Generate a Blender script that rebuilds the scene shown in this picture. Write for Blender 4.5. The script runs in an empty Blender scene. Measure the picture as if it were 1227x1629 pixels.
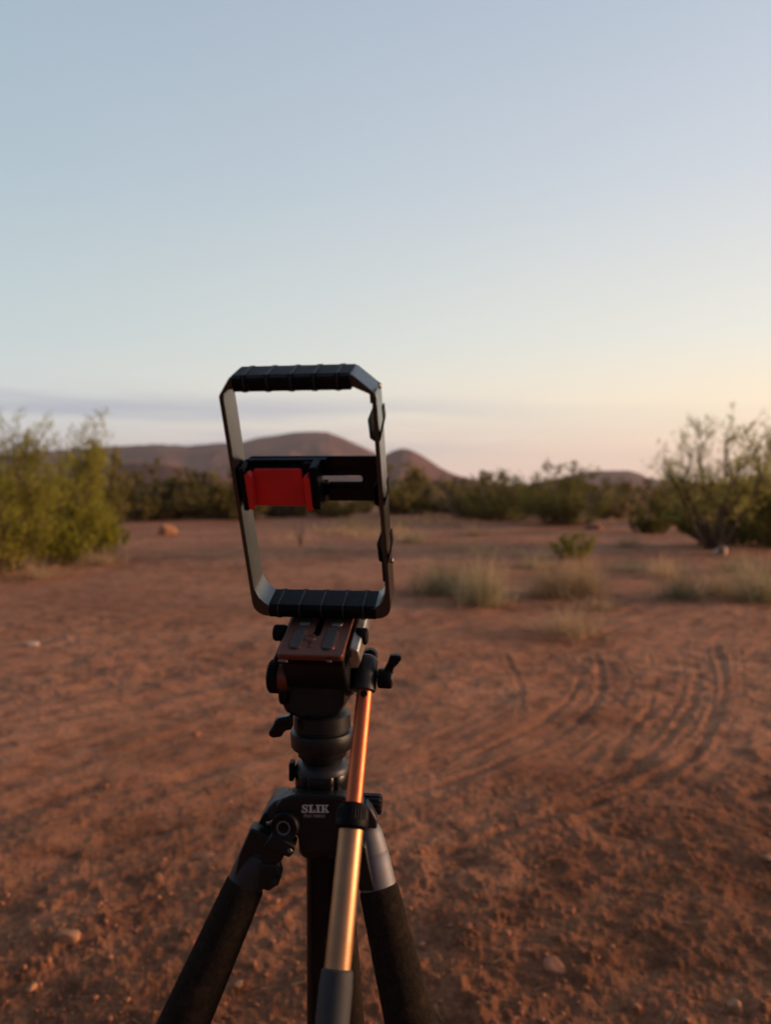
import bpy, bmesh, math, random
import numpy as np
from mathutils import Vector, Matrix
R = math.radians
sc = bpy.context.scene
C = sc.collection

# ------------------------------------------------------------------ camera
H = 1.35                                   # lens height above the ground
F = 1200.0                                 # focal length in photo pixels (photo 1227 x 1629)
PITCH = math.atan((814.5 - 780.0) / F)
cam_d = bpy.data.cameras.new('camera'); cam = bpy.data.objects.new('camera', cam_d); C.objects.link(cam)
cam.location = (0, 0, H); cam.rotation_euler = (math.pi / 2 - PITCH, 0, 0)
cam_d.sensor_fit = 'VERTICAL'; cam_d.sensor_height = 36.0; cam_d.lens = 36.0 * F / 1629.0
cam_d.clip_start = 0.02; cam_d.clip_end = 20000
cam_d.dof.use_dof = True; cam_d.dof.focus_distance = 0.73; cam_d.dof.aperture_fstop = 4.6
sc.camera = cam

# ------------------------------------------------------------------ sky, sun, exposure
SUN_EL = R(8.0); SUN_AZ = R(88.0)          # azimuth clockwise from the view direction
w = bpy.data.worlds.new('World'); sc.world = w; w.use_nodes = True
nt = w.node_tree; nt.nodes.clear()
def nn(t, **k):
    n = nt.nodes.new(t)
    for a, b in k.items(): setattr(n, a, b)
    return n
out = nn('ShaderNodeOutputWorld'); bg = nn('ShaderNodeBackground')
sky = nn('ShaderNodeTexSky', sky_type='NISHITA'); sky.sun_disc = False
sky.sun_elevation = SUN_EL; sky.sun_rotation = SUN_AZ; sky.altitude = 1200
sky.air_density = 1.0; sky.dust_density = 1.5; sky.ozone_density = 1.5
L = nt.links.new
def lin(c): return tuple(((v / 255) / 12.92 if v / 255 < .04 else ((v / 255 + .055) / 1.055) ** 2.4) for v in c)
def maprange(i, a, b, c, d, smooth=True):
    n = nn('ShaderNodeMapRange'); n.interpolation_type = 'SMOOTHSTEP' if smooth else 'LINEAR'
    for k, x in zip((1, 2, 3, 4), (a, b, c, d)): n.inputs[k].default_value = x
    L(i, n.inputs[0]); return n.outputs[0]
def ramp(i, stops):
    n = nn('ShaderNodeValToRGB'); e = n.color_ramp.elements; n.color_ramp.interpolation = 'EASE' if len(stops) < 3 else 'LINEAR'
    while len(e) < len(stops): e.new(.5)
    for k, (p, c) in enumerate(stops): e[k].position = p; e[k].color = (*lin(c), 1)
    L(i, n.inputs[0]); return n.outputs[0]
def mixc(f, a, b, mode='MIX'):
    n = nn('ShaderNodeMix', data_type='RGBA', blend_type=mode)
    if isinstance(f, float): n.inputs[0].default_value = f
    else: L(f, n.inputs[0])
    for k, x in ((6, a), (7, b)):
        if isinstance(x, tuple): n.inputs[k].default_value = (*x, 1)
        else: L(x, n.inputs[k])
    return n.outputs[2]
def math_(op, a, b):
    n = nn('ShaderNodeMath', operation=op)
    for k, x in enumerate((a, b)):
        if isinstance(x, (int, float)): n.inputs[k].default_value = x
        else: L(x, n.inputs[k])
    return n.outputs[0]
tc = nn('ShaderNodeTexCoord'); sx = nn('ShaderNodeSeparateXYZ'); L(tc.outputs['Generated'], sx.inputs[0])
dX, dY, dZ = sx.outputs
# cosine of the angle between the view azimuth and the sun's azimuth
hl = math_('SQRT', math_('MAXIMUM', math_('SUBTRACT', 1.0, math_('MULTIPLY', dZ, dZ)), 1e-4), 0)
sA = math_('DIVIDE', math_('ADD', math_('MULTIPLY', dX, math.sin(SUN_AZ)), math_('MULTIPLY', dY, math.cos(SUN_AZ))), hl)
yN = math_('DIVIDE', dY, hl)
away = ramp(dZ, [(0, (196, 186, 190)), (.05, (198, 192, 194)), (.10, (202, 206, 204)), (.19, (186, 198, 199)), (.37, (165, 182, 192)), (.545, (153, 169, 184)), (.8, (122, 144, 172)), (1, (100, 122, 155))])
side = ramp(dZ, [(0, (244, 206, 186)), (.05, (250, 216, 188)), (.10, (250, 228, 196)), (.19, (226, 223, 211)), (.37, (196, 202, 209)), (.545, (173, 184, 199)), (.8, (134, 156, 185)), (1, (106, 130, 165))])
glow = ramp(dZ, [(0, (255, 205, 145)), (.05, (255, 226, 172)), (.12, (255, 240, 200)), (.25, (250, 240, 220)), (.45, (212, 220, 226)), (.7, (155, 175, 198)), (1, (106, 130, 165))])
col = mixc(maprange(sA, -.46, .50, 0, 1, False), away, side)
col = mixc(maprange(sA, .46, .98, 0, 1), col, glow)
# thin lavender cloud bank low in the sky, strongest at the left
mp = nn('ShaderNodeMapping'); mp.inputs['Scale'].default_value = (1.2, 1.2, 16); L(tc.outputs['Generated'], mp.inputs[0])
ns = nn('ShaderNodeTexNoise'); ns.inputs['Scale'].default_value = 1.6; ns.inputs['Detail'].default_value = 4; L(mp.outputs[0], ns.inputs[0])
band = math_('MULTIPLY', maprange(dZ, .02, .06, 0, 1), maprange(dZ, .095, .145, 1, 0))
cl = math_('MULTIPLY', math_('MULTIPLY', band, maprange(ns.outputs[0], .40, .60, .15, 1)), maprange(sA, -.30, .35, .95, .15))
col = mixc(cl, col, lin((168, 171, 183)))
# sky behind the camera darkened below its dusk level, for the operator's blocking body
col = mixc(maprange(yN, -.5, .55, .90, 0), col, lin((62, 68, 88)))
# a share of the physical sky keeps the fall of light natural
ms = nn('ShaderNodeMix', data_type='RGBA'); ms.inputs[0].default_value = .04; L(col, ms.inputs[6])
sc_ = nn('ShaderNodeMix', data_type='RGBA', blend_type='MULTIPLY'); sc_.inputs[0].default_value = 1; L(sky.outputs[0], sc_.inputs[6]); sc_.inputs[7].default_value = (.3, .3, .3, 1)
L(sc_.outputs[2], ms.inputs[7])
bg.inputs['Strength'].default_value = 1.0
L(ms.outputs[2], bg.inputs['Color']); L(bg.outputs[0], out.inputs[0])
sun_d = bpy.data.lights.new('sun', 'SUN'); sun = bpy.data.objects.new('sun', sun_d); C.objects.link(sun)
sun_d.energy = 3.7; sun_d.angle = R(9.0); sun_d.color = (1.0, 0.60, 0.36)
sd = Vector((math.sin(SUN_AZ) * math.cos(SUN_EL), math.cos(SUN_AZ) * math.cos(SUN_EL), math.sin(SUN_EL)))
sun.rotation_euler = sd.to_track_quat('Z', 'Y').to_euler()
sc.view_settings.view_transform = 'Standard'; sc.view_settings.look = 'None'
sc.view_settings.exposure = 0.26; sc.view_settings.gamma = 1.0

# ------------------------------------------------------------------ helpers
def W(px, py, Y):
    """world point at depth Y (metres ahead) that the photo shows at px, py"""
    x = (px - 613.5) / F; up = -(py - 814.5) / F
    fy = math.cos(PITCH) + up * math.sin(PITCH); fz = -math.sin(PITCH) + up * math.cos(PITCH)
    return Vector((x / fy * Y, Y, H + fz / fy * Y))
def G(px, py):
    x = (px - 613.5) / F; up = -(py - 814.5) / F
    fy = math.cos(PITCH) + up * math.sin(PITCH); fz = -math.sin(PITCH) + up * math.cos(PITCH)
    t = -H / fz
    return (x * t, fy * t)

def tag(o, label=None, cat=None, group=None, kind=None):
    if label: o['label'] = label
    if cat: o['category'] = cat
    if group: o['group'] = group
    if kind: o['kind'] = kind
    return o
def empty(name, loc, label, cat, group=None):
    o = bpy.data.objects.new(name, None); C.objects.link(o); o.location = loc
    o.empty_display_size = 0.05
    return tag(o, label, cat, group)
def link(name, me, mat, parent=None, smooth=False, bevel=0, world=True, segs=2):
    o = bpy.data.objects.new(name, me); C.objects.link(o)
    if mat is not None:
        me.materials.clear(); me.materials.append(mat)
    if smooth:
        me.polygons.foreach_set('use_smooth', [True] * len(me.polygons))
    if parent is not None:
        o.parent = parent
        if world:                           # mesh given in world space: keep it there
            off = Vector((0, 0, 0)); p = parent
            while p is not None: off += p.location; p = p.parent
            me.transform(Matrix.Translation(-off))
    if bevel:
        b = o.modifiers.new('bevel', 'BEVEL'); b.width = bevel; b.segments = segs; b.limit_method = 'ANGLE'; b.angle_limit = R(35)
        b.harden_normals = False
    return o

class MB:
    def __init__(s): s.v = []; s.f = []
    def add(s, vs, fs):
        n = len(s.v); s.v += [tuple(v) for v in vs]; s.f += [tuple(i + n for i in f) for f in fs]; return s
    def box(s, lo, hi, M=None):
        vs = [Vector((x, y, z)) for x in (lo[0], hi[0]) for y in (lo[1], hi[1]) for z in (lo[2], hi[2])]
        if M is not None: vs = [M @ v for v in vs]
        return s.add(vs, [(0, 1, 3, 2), (4, 6, 7, 5), (0, 4, 5, 1), (2, 3, 7, 6), (0, 2, 6, 4), (1, 5, 7, 3)])
    def prism(s, poly, a, b, fn):
        """poly: 2-D points, extruded from a to b; fn(p, q, t) -> world"""
        n = len(poly)
        vs = [fn(p[0], p[1], a) for p in poly] + [fn(p[0], p[1], b) for p in poly]
        fs = [tuple(range(n))[::-1], tuple(range(n, 2 * n))] + [(i, (i + 1) % n, n + (i + 1) % n, n + i) for i in range(n)]
        return s.add(vs, fs)
    def lathe(s, prof, o, ax, seg=48, rfn=None, sy=1.0, ref=None):
        """prof: (t along axis, radius); o origin; ax axis"""
        ax = Vector(ax).normalized()
        e1 = (Vector(ref) if ref else (Vector((1, 0, 0)) if abs(ax.x) < .9 else Vector((0, 1, 0))))
        e1 = (e1 - ax * e1.dot(ax)).normalized(); e2 = ax.cross(e1)
        vs = []; fs = []
        for (t, r) in prof:
            for k in range(seg):
                a = 2 * math.pi * k / seg; rr = r * (rfn(a, t) if rfn else 1)
                vs.append(Vector(o) + ax * t + e1 * (rr * math.cos(a)) + e2 * (rr * math.sin(a) * sy))
        for i in range(len(prof) - 1):
            for k in range(seg):
                k2 = (k + 1) % seg
                fs.append((i * seg + k, i * seg + k2, (i + 1) * seg + k2, (i + 1) * seg + k))
        fs.append(tuple(range(seg))[::-1]); n = (len(prof) - 1) * seg; fs.append(tuple(range(n, n + seg)))
        return s.add(vs, fs)
    def tube(s, a, b, r0, r1=None, seg=32):
        a = Vector(a); b = Vector(b); d = b - a
        return s.lathe([(0, r0), (d.length, r0 if r1 is None else r1)], a, d, seg)
    def mesh(s, name='m'):
        me = bpy.data.meshes.new(name); me.from_pydata(s.v, [], s.f); me.validate(); 
        bm = bmesh.new(); bm.from_mesh(me); bmesh.ops.recalc_face_normals(bm, faces=bm.faces); bm.to_mesh(me); bm.free()
        return me
    def put(s, name, mat, parent=None, smooth=False, bevel=0, **k):
        o = link(name, s.mesh(name), mat, parent, smooth, bevel, **k)
        if smooth == 'auto':
            s_auto(o)
        return o
def s_auto(o, ang=40):
    me = o.data
    bm = bmesh.new(); bm.from_mesh(me)
    for e in bm.edges:
        if len(e.link_faces) == 2 and e.calc_face_angle(0) > R(ang): e.smooth = False
    for f in bm.faces: f.smooth = True
    bm.to_mesh(me); bm.free()

def tri_mesh(name, verts, faces):
    """fast mesh from numpy arrays; faces (n,3) or (n,4)"""
    me = bpy.data.meshes.new(name); n, k = faces.shape
    me.vertices.add(len(verts)); me.vertices.foreach_set('co', verts.astype(np.float32).ravel())
    me.loops.add(n * k); me.loops.foreach_set('vertex_index', faces.astype(np.int32).ravel())
    me.polygons.add(n); me.polygons.foreach_set('loop_start', np.arange(0, n * k, k, dtype=np.int32))
    me.polygons.foreach_set('loop_total', np.full(n, k, dtype=np.int32))
    me.update(calc_edges=True); me.validate()
    return me

# ------------------------------------------------------------------ materials
def mat(name, col, rough=.5, metal=0.0, ior=1.5, bump=0.0, bscale=400.0, var=0.0, vscale=30.0, spec=.5, rvar=0.0, coat=0.0, dust=0.0):
    m = bpy.data.materials.new(name); m.use_nodes = True; t = m.node_tree; b = t.nodes['Principled BSDF']
    b.inputs['Base Color'].default_value = (*col, 1); b.inputs['Roughness'].default_value = rough
    b.inputs['Metallic'].default_value = metal; b.inputs['IOR'].default_value = ior; b.inputs['Specular IOR Level'].default_value = spec
    tc = t.nodes.new('ShaderNodeTexCoord')
    def noise(sc_, det=4):
        n = t.nodes.new('ShaderNodeTexNoise'); n.inputs['Scale'].default_value = sc_; n.inputs['Detail'].default_value = det
        t.links.new(tc.outputs['Object'], n.inputs['Vector']); return n
    last = None
    if var:
        n = noise(vscale); r = t.nodes.new('ShaderNodeValToRGB'); r.color_ramp.elements[0].position = .3; r.color_ramp.elements[1].position = .7
        r.color_ramp.elements[0].color = (*[c * (1 - var) for c in col], 1); r.color_ramp.elements[1].color = (*[min(1, c * (1 + var)) for c in col], 1)
        t.links.new(n.outputs[0], r.inputs[0]); t.links.new(r.outputs[0], b.inputs['Base Color']); last = r.outputs[0]
    if dust:                                 # settled red dust in blotches and specks
        n = noise(55, 8); r = t.nodes.new('ShaderNodeMapRange'); r.inputs[1].default_value = .56; r.inputs[2].default_value = .78
        r.inputs[3].default_value = 0; r.inputs[4].default_value = dust
        t.links.new(n.outputs[0], r.inputs[0])
        mx = t.nodes.new('ShaderNodeMix'); mx.data_type = 'RGBA'; t.links.new(r.outputs[0], mx.inputs[0])
        if last: t.links.new(last, mx.inputs[6])
        else: mx.inputs[6].default_value = (*col, 1)
        mx.inputs[7].default_value = (.20, .10, .06, 1); t.links.new(mx.outputs[2], b.inputs['Base Color'])
    if rvar:
        n = noise(90, 6); r = t.nodes.new('ShaderNodeMapRange'); r.inputs[3].default_value = max(.03, rough - rvar); r.inputs[4].default_value = min(1, rough + rvar)
        t.links.new(n.outputs[0], r.inputs[0]); t.links.new(r.outputs[0], b.inputs['Roughness'])
    if bump:
        n = noise(bscale); bp = t.nodes.new('ShaderNodeBump'); bp.inputs['Strength'].default_value = bump; bp.inputs['Distance'].default_value = .001
        t.links.new(n.outputs[0], bp.inputs['Height']); t.links.new(bp.outputs[0], b.inputs['Normal'])
    return m
M = {}
M['plastic'] = mat('black_plastic', (.005, .005, .006), .50, spec=.10, bump=.25, bscale=1500, rvar=.10, dust=.06)
M['rib'] = mat('worn_plastic', (.06, .055, .05), .45, rvar=.1)  # lighter grey stands for the light that the grip ridges catch
M['gloss'] = mat('gloss_black', (.004, .004, .005), .30, spec=.22,  rvar=.08, dust=.05)
M['cage'] = mat('cage_anodised', (.008, .008, .009), .22, 0, ior=1.85, bump=.1, bscale=2500, rvar=.1, dust=.05)
M['spider'] = mat('spider_paint', (.006, .0065, .008), .42, .0, spec=.35,  bump=.2, bscale=1800, rvar=.12, dust=.08)
M['cast'] = mat('cast_grey', (.19, .19, .205), .60, .6, bump=.15, bscale=1800, rvar=.08, dust=.04)  # casting paint lightened for sky light on the right leg; hinge bolt grey too
M['castdark'] = mat('cast_dark', (.030, .030, .034), .45, .5, bump=.15, bscale=1800, rvar=.08, dust=.06)
M['side'] = mat('clamp_metal', (.42, .40, .37), .38, .9, var=.3, vscale=120, rvar=.12, dust=.2)
M['plate'] = mat('bronze_plate', (.17, .060, .034), .42, .75, bump=.2, bscale=2200, rvar=.1, var=.15, dust=.1)
M['rubber'] = mat('pad_rubber', (.035, .038, .045), .7, bump=.6, bscale=3000)
M['screw'] = mat('screw_steel', (.20, .18, .16), .42, .95, rvar=.1)
M['copper'] = mat('copper_tube', (.60, .155, .068), .45, .95, bump=.10, bscale=1200, rvar=.10, var=.08, vscale=80, dust=.12)
M['gold'] = mat('gold_tube', (.46, .255, .135), .46, .95, bump=.10, bscale=1200, rvar=.10, var=.08, vscale=80, dust=.12)
M['foam'] = mat('foam', (.022, .0155, .011), 1.0, bump=1.0, bscale=900, var=.3, vscale=250, spec=.08, dust=.2)
M['grip'] = mat('grip_rubber', (.028, .030, .032), .62, bump=.3, bscale=2500, dust=.06)
M['red'] = mat('red_silicone', (.78, .022, .020), .5, bump=.3, bscale=1500, rvar=.15, var=.12, vscale=60, dust=.12)
M['column'] = mat('column_tube', (.006, .006, .006), .30, 0, spec=.2, rvar=.08, dust=.05)
M['white'] = mat('white_print', (.62, .60, .57), .6)
M['grey'] = mat('grey_print', (.30, .29, .28), .6)

# ------------------------------------------------------------------ numpy noise
rs = np.random.RandomState(5)
PERM = rs.permutation(4096).astype(np.int64); VALS = rs.rand(4096)
def vnoise(x, y, seed=0):
    xi = np.floor(x).astype(np.int64); yi = np.floor(y).astype(np.int64); fx = x - xi; fy = y - yi
    fx = fx * fx * fx * (fx * (fx * 6 - 15) + 10); fy = fy * fy * fy * (fy * (fy * 6 - 15) + 10)
    def h(a, b): return VALS[PERM[(PERM[(a + seed * 131) & 4095] + b) & 4095]]
    return (h(xi, yi) * (1 - fx) + h(xi + 1, yi) * fx) * (1 - fy) + (h(xi, yi + 1) * (1 - fx) + h(xi + 1, yi + 1) * fx) * fy
def fbm(x, y, oct=4, seed=0, gain=.5):
    s = 0; a = 1; n = 0
    for o in range(oct):
        s = s + a * (vnoise(x * 2 ** o + 17.3 * o, y * 2 ** o - 9.1 * o, seed + o) - .5); n += a; a *= gain
    return s / n * 2
def sstep(x, a, b):
    t = np.clip((x - a) / (b - a), 0, 1); return t * t * (3 - 2 * t)

# ruts left by tyres, as paths on the ground (photo pixels -> ground points): path, half width, depth
RUTS = [
    ([(790, 1030), (802, 1040), (822, 1075), (830, 1107), (826, 1140), (814, 1168)], .026, .013),
    ([(948, 1035), (956, 1066), (955, 1102), (927, 1138), (886, 1169), (820, 1204), (730, 1240), (620, 1272), (460, 1306), (260, 1346)], .034, .020),
    ([(925, 1045), (925, 1075), (905, 1110), (868, 1140), (810, 1172), (730, 1205), (600, 1240), (430, 1272)], .030, .014),
    ([(1140, 1020), (1150, 1060), (1151, 1102), (1131, 1155), (1090, 1209), (1009, 1252), (917, 1286), (800, 1325), (690, 1360), (540, 1410), (400, 1465)], .036, .022),
    ([(1105, 1040), (1110, 1090), (1080, 1150), (1030, 1200), (950, 1245), (880, 1285), (760, 1330)], .034, .016),
    ([(1060, 1110), (1000, 1163), (978, 1204), (952, 1235), (900, 1265)], .040, .024),
    ([(1070, 1175), (1020, 1215), (940, 1258), (890, 1290), (860, 1310)], .030, .016),
    ([(600, 1265), (470, 1300), (330, 1330), (180, 1365), (0, 1420), (-200, 1490)], .034, .013),
    ([(700, 1295), (560, 1340), (430, 1390), (280, 1455), (150, 1540), (20, 1640)], .030, .012),
    ([(640, 1240), (450, 1275), (250, 1300), (50, 1330), (-150, 1370)], .036, .012),
    ([(520, 1210), (330, 1235), (120, 1262), (-100, 1300)], .045, .010),
    ([(760, 1300), (640, 1370), (520, 1430), (380, 1520), (290, 1590)], .028, .010),
    ([(1200, 1130), (1240, 1200), (1180, 1290), (1040, 1350), (900, 1400)], .05, .014),
]
def between(i, j, t, hw, dp, seed):
    A, B = RUTS[i][0], RUTS[j][0]; q = random.Random(seed); n = 7; out_ = []
    for k in range(n):
        ua, ub = k / (n - 1) * (len(A) - 1), k / (n - 1) * (len(B) - 1)
        pa = [A[int(ua)][c] + (A[min(int(ua) + 1, len(A) - 1)][c] - A[int(ua)][c]) * (ua - int(ua)) for c in (0, 1)]
        pb = [B[int(ub)][c] + (B[min(int(ub) + 1, len(B) - 1)][c] - B[int(ub)][c]) * (ub - int(ub)) for c in (0, 1)]
        out_.append((pa[0] + (pb[0] - pa[0]) * t + q.uniform(-13, 13), pa[1] + (pb[1] - pa[1]) * t + q.uniform(-7, 7)))
    return (out_, hw, dp)
for a_ in ((1, 3, .22, .020, .010, 1), (1, 3, .46, .024, .009, 3), (1, 3, .70, .022, .008, 4), (1, 3, .90, .020, .013, 5), (1, 3, -.20, .022, .009, 7), (1, 3, 1.22, .022, .007, 8),
           (7, 8, .35, .020, .014, 9), (7, 8, .65, .022, .016, 10), (7, 8, 1.25, .022, .014, 11), (9, 7, .4, .022, .014, 12), (10, 9, .5, .024, .012, 13), (10, 9, -.6, .026, .012, 14), (7, 8, 1.5, .018, .014, 15)):
    RUTS.append(between(*a_))
def dens(pts):
    P = [Vector(G(*p)) for p in pts]; res = []
    for i in range(len(P) - 1):
        p0 = P[max(i - 1, 0)]; p1 = P[i]; p2 = P[i + 1]; p3 = P[min(i + 2, len(P) - 1)]
        for k in range(5):
            t = k / 5
            res.append(.5 * ((2 * p1) + (-p0 + p2) * t + (2 * p0 - 5 * p1 + 4 * p2 - p3) * t * t + (-p0 + 3 * p1 - 3 * p2 + p3) * t ** 3))
    res.append(P[-1]); return res
RUTP = [(dens(p), a, b) for p, a, b in RUTS]
MOUNDS = []   # (x, y, r, h): low hummocks the bushes stand on
def ground_h(x, y, fine=True):
    x = np.asarray(x, dtype=float); y = np.asarray(y, dtype=float); r = np.hypot(x, y)
    h = fbm(x * .12, y * .12, 3, 1) * .10 * sstep(r, 2, 14) + fbm(x * .6, y * .6, 3, 3) * .022
    for (mx, my, mr, mh) in MOUNDS:
        h = h + mh * np.exp(-((x - mx) ** 2 + (y - my) ** 2) / (mr * mr))
    if not fine: return h
    # loose rough soil close up and to the right, packed soil further left
    rough = np.clip(.30 + 1.0 * sstep(-(y - .30 * x), -3.9, -2.3) + .5 * sstep(fbm(x * .35, y * .35, 3, 21), .05, .45), .2, 1.3)
    near = 1 - sstep(r, 14, 30)
    n1 = fbm(x * 3.1, y * 3.1, 4, 7); h = h + n1 * .015 * (.5 + rough)
    ridg = 1 - np.abs(fbm(x * 6.5 + 3 * n1, y * 6.5, 4, 9)) * 2.4
    h = h + ridg * .0035 * rough * near
    cl = fbm(x * 13, y * 19, 5, 11, .62); h = h + np.maximum(cl, -.25) * .0090 * rough * near; lump = fbm(x * 9 + 40, y * 9, 4, 13, .6); h = h + np.maximum(lump - .34, 0) * .035 * rough * near
    cl2 = fbm(x * 48, y * 48, 3, 12, .6); h = h + np.maximum(cl2 - .15, -.1) * .0085 * rough * near
    # streaks dragged along the tracks' sweep
    s = fbm((x * .62 + y * .78) * 1.3, (x * .78 - y * .62) * 9, 4, 14, .6); h = h + s * .013 * near * (1.3 - rough)
    # ruts
    for pts, hw, dp in RUTP:
        xs = [p.x for p in pts]; ys = [p.y for p in pts]; m = hw * 6
        sel = (x > min(xs) - m) & (x < max(xs) + m) & (y > min(ys) - m) & (y < max(ys) + m)
        if not sel.any(): continue
        X = x[sel]; Y = y[sel]; best = np.full(X.shape, 9.); bs = np.zeros(X.shape); acc = 0; tot = sum((pts[i + 1] - pts[i]).length for i in range(len(pts) - 1))
        for i in range(len(pts) - 1):
            a = pts[i]; d = pts[i + 1] - a; l2 = d.length_squared + 1e-9
            t = np.clip(((X - a.x) * d.x + (Y - a.y) * d.y) / l2, 0, 1)
            dist = np.hypot(X - a.x - t * d.x, Y - a.y - t * d.y); k = dist < best
            best[k] = dist[k]; bs[k] = acc + t[k] * math.sqrt(l2); acc += math.sqrt(l2)
        best = best + fbm(X * 7, Y * 7, 3, 31) * hw * .9; hw = hw * .72
        fade = sstep(bs, 0, .3) * (1 - sstep(bs, tot - .9, tot)) * np.clip(.15 + 1.3 * vnoise(bs * 2.2, bs * 0 + hw * 997 + dp * 5000, 4), .3, 1.2)
        prof = -np.exp(-(best / hw) ** 2) + .55 * np.exp(-((best - 2.0 * hw) / (.8 * hw)) ** 2)
        tread = .18 * np.sin(bs * 2 * math.pi / .055) * np.exp(-(best / hw) ** 2)
        h[sel] = h[sel] + (prof + tread) * dp * .36 * fade
    return h
def gz(x, y): return float(ground_h(np.array([x]), np.array([y]), False)[0])

# ------------------------------------------------------------------ ground material
def earth_material(name, far=False):
    m = bpy.data.materials.new(name); m.use_nodes = True; t = m.node_tree; b = t.nodes['Principled BSDF']
    b.inputs['Roughness'].default_value = .95; b.inputs['Specular IOR Level'].default_value = .15
    tc = t.nodes.new('ShaderNodeTexCoord')
    def noise(s, d=5, rgh=.55, dist=0):
        n = t.nodes.new('ShaderNodeTexNoise'); n.inputs['Scale'].default_value = s; n.inputs['Detail'].default_value = d
        n.inputs['Roughness'].default_value = rgh; n.inputs['Distortion'].default_value = dist
        t.links.new(tc.outputs['Object'], n.inputs['Vector']); return n.outputs[0]
    def ramp(i, st):
        r = t.nodes.new('ShaderNodeValToRGB'); e = r.color_ramp.elements
        while len(e) < len(st): e.new(.5)
        for k, (p, c) in enumerate(st): e[k].position = p; e[k].color = (*c, 1)
        t.links.new(i, r.inputs[0]); return r.outputs[0]
    def mix(f, a, c, mode='MIX'):
        x = t.nodes.new('ShaderNodeMix'); x.data_type = 'RGBA'; x.blend_type = mode
        if isinstance(f, float): x.inputs[0].default_value = f
        else: t.links.new(f, x.inputs[0])
        for s, v in ((6, a), (7, c)):
            if isinstance(v, tuple): x.inputs[s].default_value = (*v, 1)
            else: t.links.new(v, x.inputs[s])
        return x.outputs[2]
    base = ramp(noise(.55, 6), [(.30, (.37, .146, .070)), (.5, (.48, .202, .100)), (.72, (.57, .260, .138))])
    mid = ramp(noise(5.5, 7, .62, .6), [(.34, (.46, .43, .43)), (.48, (.95, .95, .95)), (.70, (1.25, 1.28, 1.30))])
    fine = ramp(noise(60, 7, .7), [(.34, (.42, .38, .37)), (.50, (.95, .95, .95)), (.70, (1.35, 1.35, 1.35))])
    col = mix(.75, mix(.8, base, mid, 'MULTIPLY'), fine, 'MULTIPLY')
    speck = ramp(noise(240, 3, .6), [(.66, (0, 0, 0)), (.73, (1, 1, 1))])
    col = mix(speck, col, (.42, .24, .17))
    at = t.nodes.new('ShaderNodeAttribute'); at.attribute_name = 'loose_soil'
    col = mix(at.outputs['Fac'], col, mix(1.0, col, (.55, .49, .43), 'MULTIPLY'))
    t.links.new(col, b.inputs['Base Color'])
    bp = t.nodes.new('ShaderNodeBump'); bp.inputs['Strength'].default_value = .9; bp.inputs['Distance'].default_value = .010
    t.links.new(noise(110, 8, .75), bp.inputs['Height']); t.links.new(bp.outputs[0], b.inputs['Normal'])
    return m
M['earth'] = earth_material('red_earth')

# bushes' places are needed for the hummocks, so list them first:
# kind, centre px, base py, top py, width px
BUSH = [
 ('green', 8, 905, 662, 165, 'tall olive green bush at the left edge of the photo, cut by the frame'),
 ('green', 114, 886, 666, 142, 'bright green bush beside the one cut by the left edge, with sprigs standing above it'),
 ('olive', 168, 846, 706, 78, 'low olive bush behind the right shoulder of the bright green bush on the left'),
 ('olive', 232, 830, 744, 150, 'olive bush behind the pale boulder, left of the phone cage'),
 ('grey', 305, 826, 748, 150, 'grey green bush seen just left of the phone cage'),
 ('olive', 366, 828, 748, 140, 'olive bush hidden in part by the left side of the phone cage'),
 ('grey', 440, 824, 768, 100, 'grey green bush seen through the cage under the red clamp'),
 ('olive', 530, 824, 775, 110, 'olive bush seen through the cage below its cross plate'),
 ('olive', 640, 820, 742, 130, 'olive bush just right of the phone cage, in front of the pink peak'),
 ('grey', 708, 818, 764, 130, 'low grey green bush between the phone cage and the broad dark bush'),
 ('green', 800, 832, 750, 185, 'broad dark green bush right of centre, left of the one with the spire'),
 ('green', 897, 838, 734, 150, 'dark green bush right of centre with a tall thin spire'),
 ('grey', 985, 822, 790, 90, 'low grey green bush in front of the dark mesa'),
 ('olive', 1068, 836, 778, 100, 'olive bush at the left foot of the airy tree on the right'),
]
def bush_place(px, py):
    x, y = G(px, py); return x, y
for k, px, by, ty, wd, lb in BUSH:
    x, y = G(px, by); MOUNDS.append((x, y + .2, wd / F * y * .55, .05))
TREES = [(1138, 884, 678, 190), (1230, 876, 680, 140)]
for px, by, ty, wd in TREES:
    x, y = G(px, by); MOUNDS.append((x, y, 1.6, .10))

# ------------------------------------------------------------------ ground: one sheet out to the horizon
def build_ground():
    ang = np.concatenate([np.arange(-180, -44, 3.0), np.arange(-44, 44, .11), np.arange(44, 180, 3.0)])
    rad = [.05]
    while rad[-1] < 1.4: rad.append(rad[-1] * 1.03 + .004)
    while rad[-1] < 32: rad.append(rad[-1] * 1.0052)
    while rad[-1] < 4300: rad.append(rad[-1] * 1.06)
    rad = np.array(rad); na = len(ang); nr = len(rad)
    A, Rr = np.meshgrid(np.radians(ang), rad)
    x = (Rr * np.sin(A)).ravel(); y = (Rr * np.cos(A)).ravel(); z = ground_h(x, y)
    z = z - np.maximum(np.hypot(x, y) - 3900, 0) * .002
    v = np.stack([x, y, z], 1)
    i = np.arange((nr - 1) * na); a = i; b = (i // na) * na + (i % na + 1) % na
    f = np.stack([a, b, b + na, a + na], 1)[:, ::-1]
    n0 = len(v); v = np.vstack([v, [[0, 0, v[:na, 2].mean()]]])
    me = tri_mesh('ground', v, f)
    X, Y = v[:, 0], v[:, 1]
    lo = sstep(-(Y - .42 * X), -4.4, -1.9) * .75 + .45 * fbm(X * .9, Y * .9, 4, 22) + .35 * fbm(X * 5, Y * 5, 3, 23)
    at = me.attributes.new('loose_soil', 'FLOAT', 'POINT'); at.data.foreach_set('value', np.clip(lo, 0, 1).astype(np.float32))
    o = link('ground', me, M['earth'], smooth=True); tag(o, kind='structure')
    return o
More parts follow.
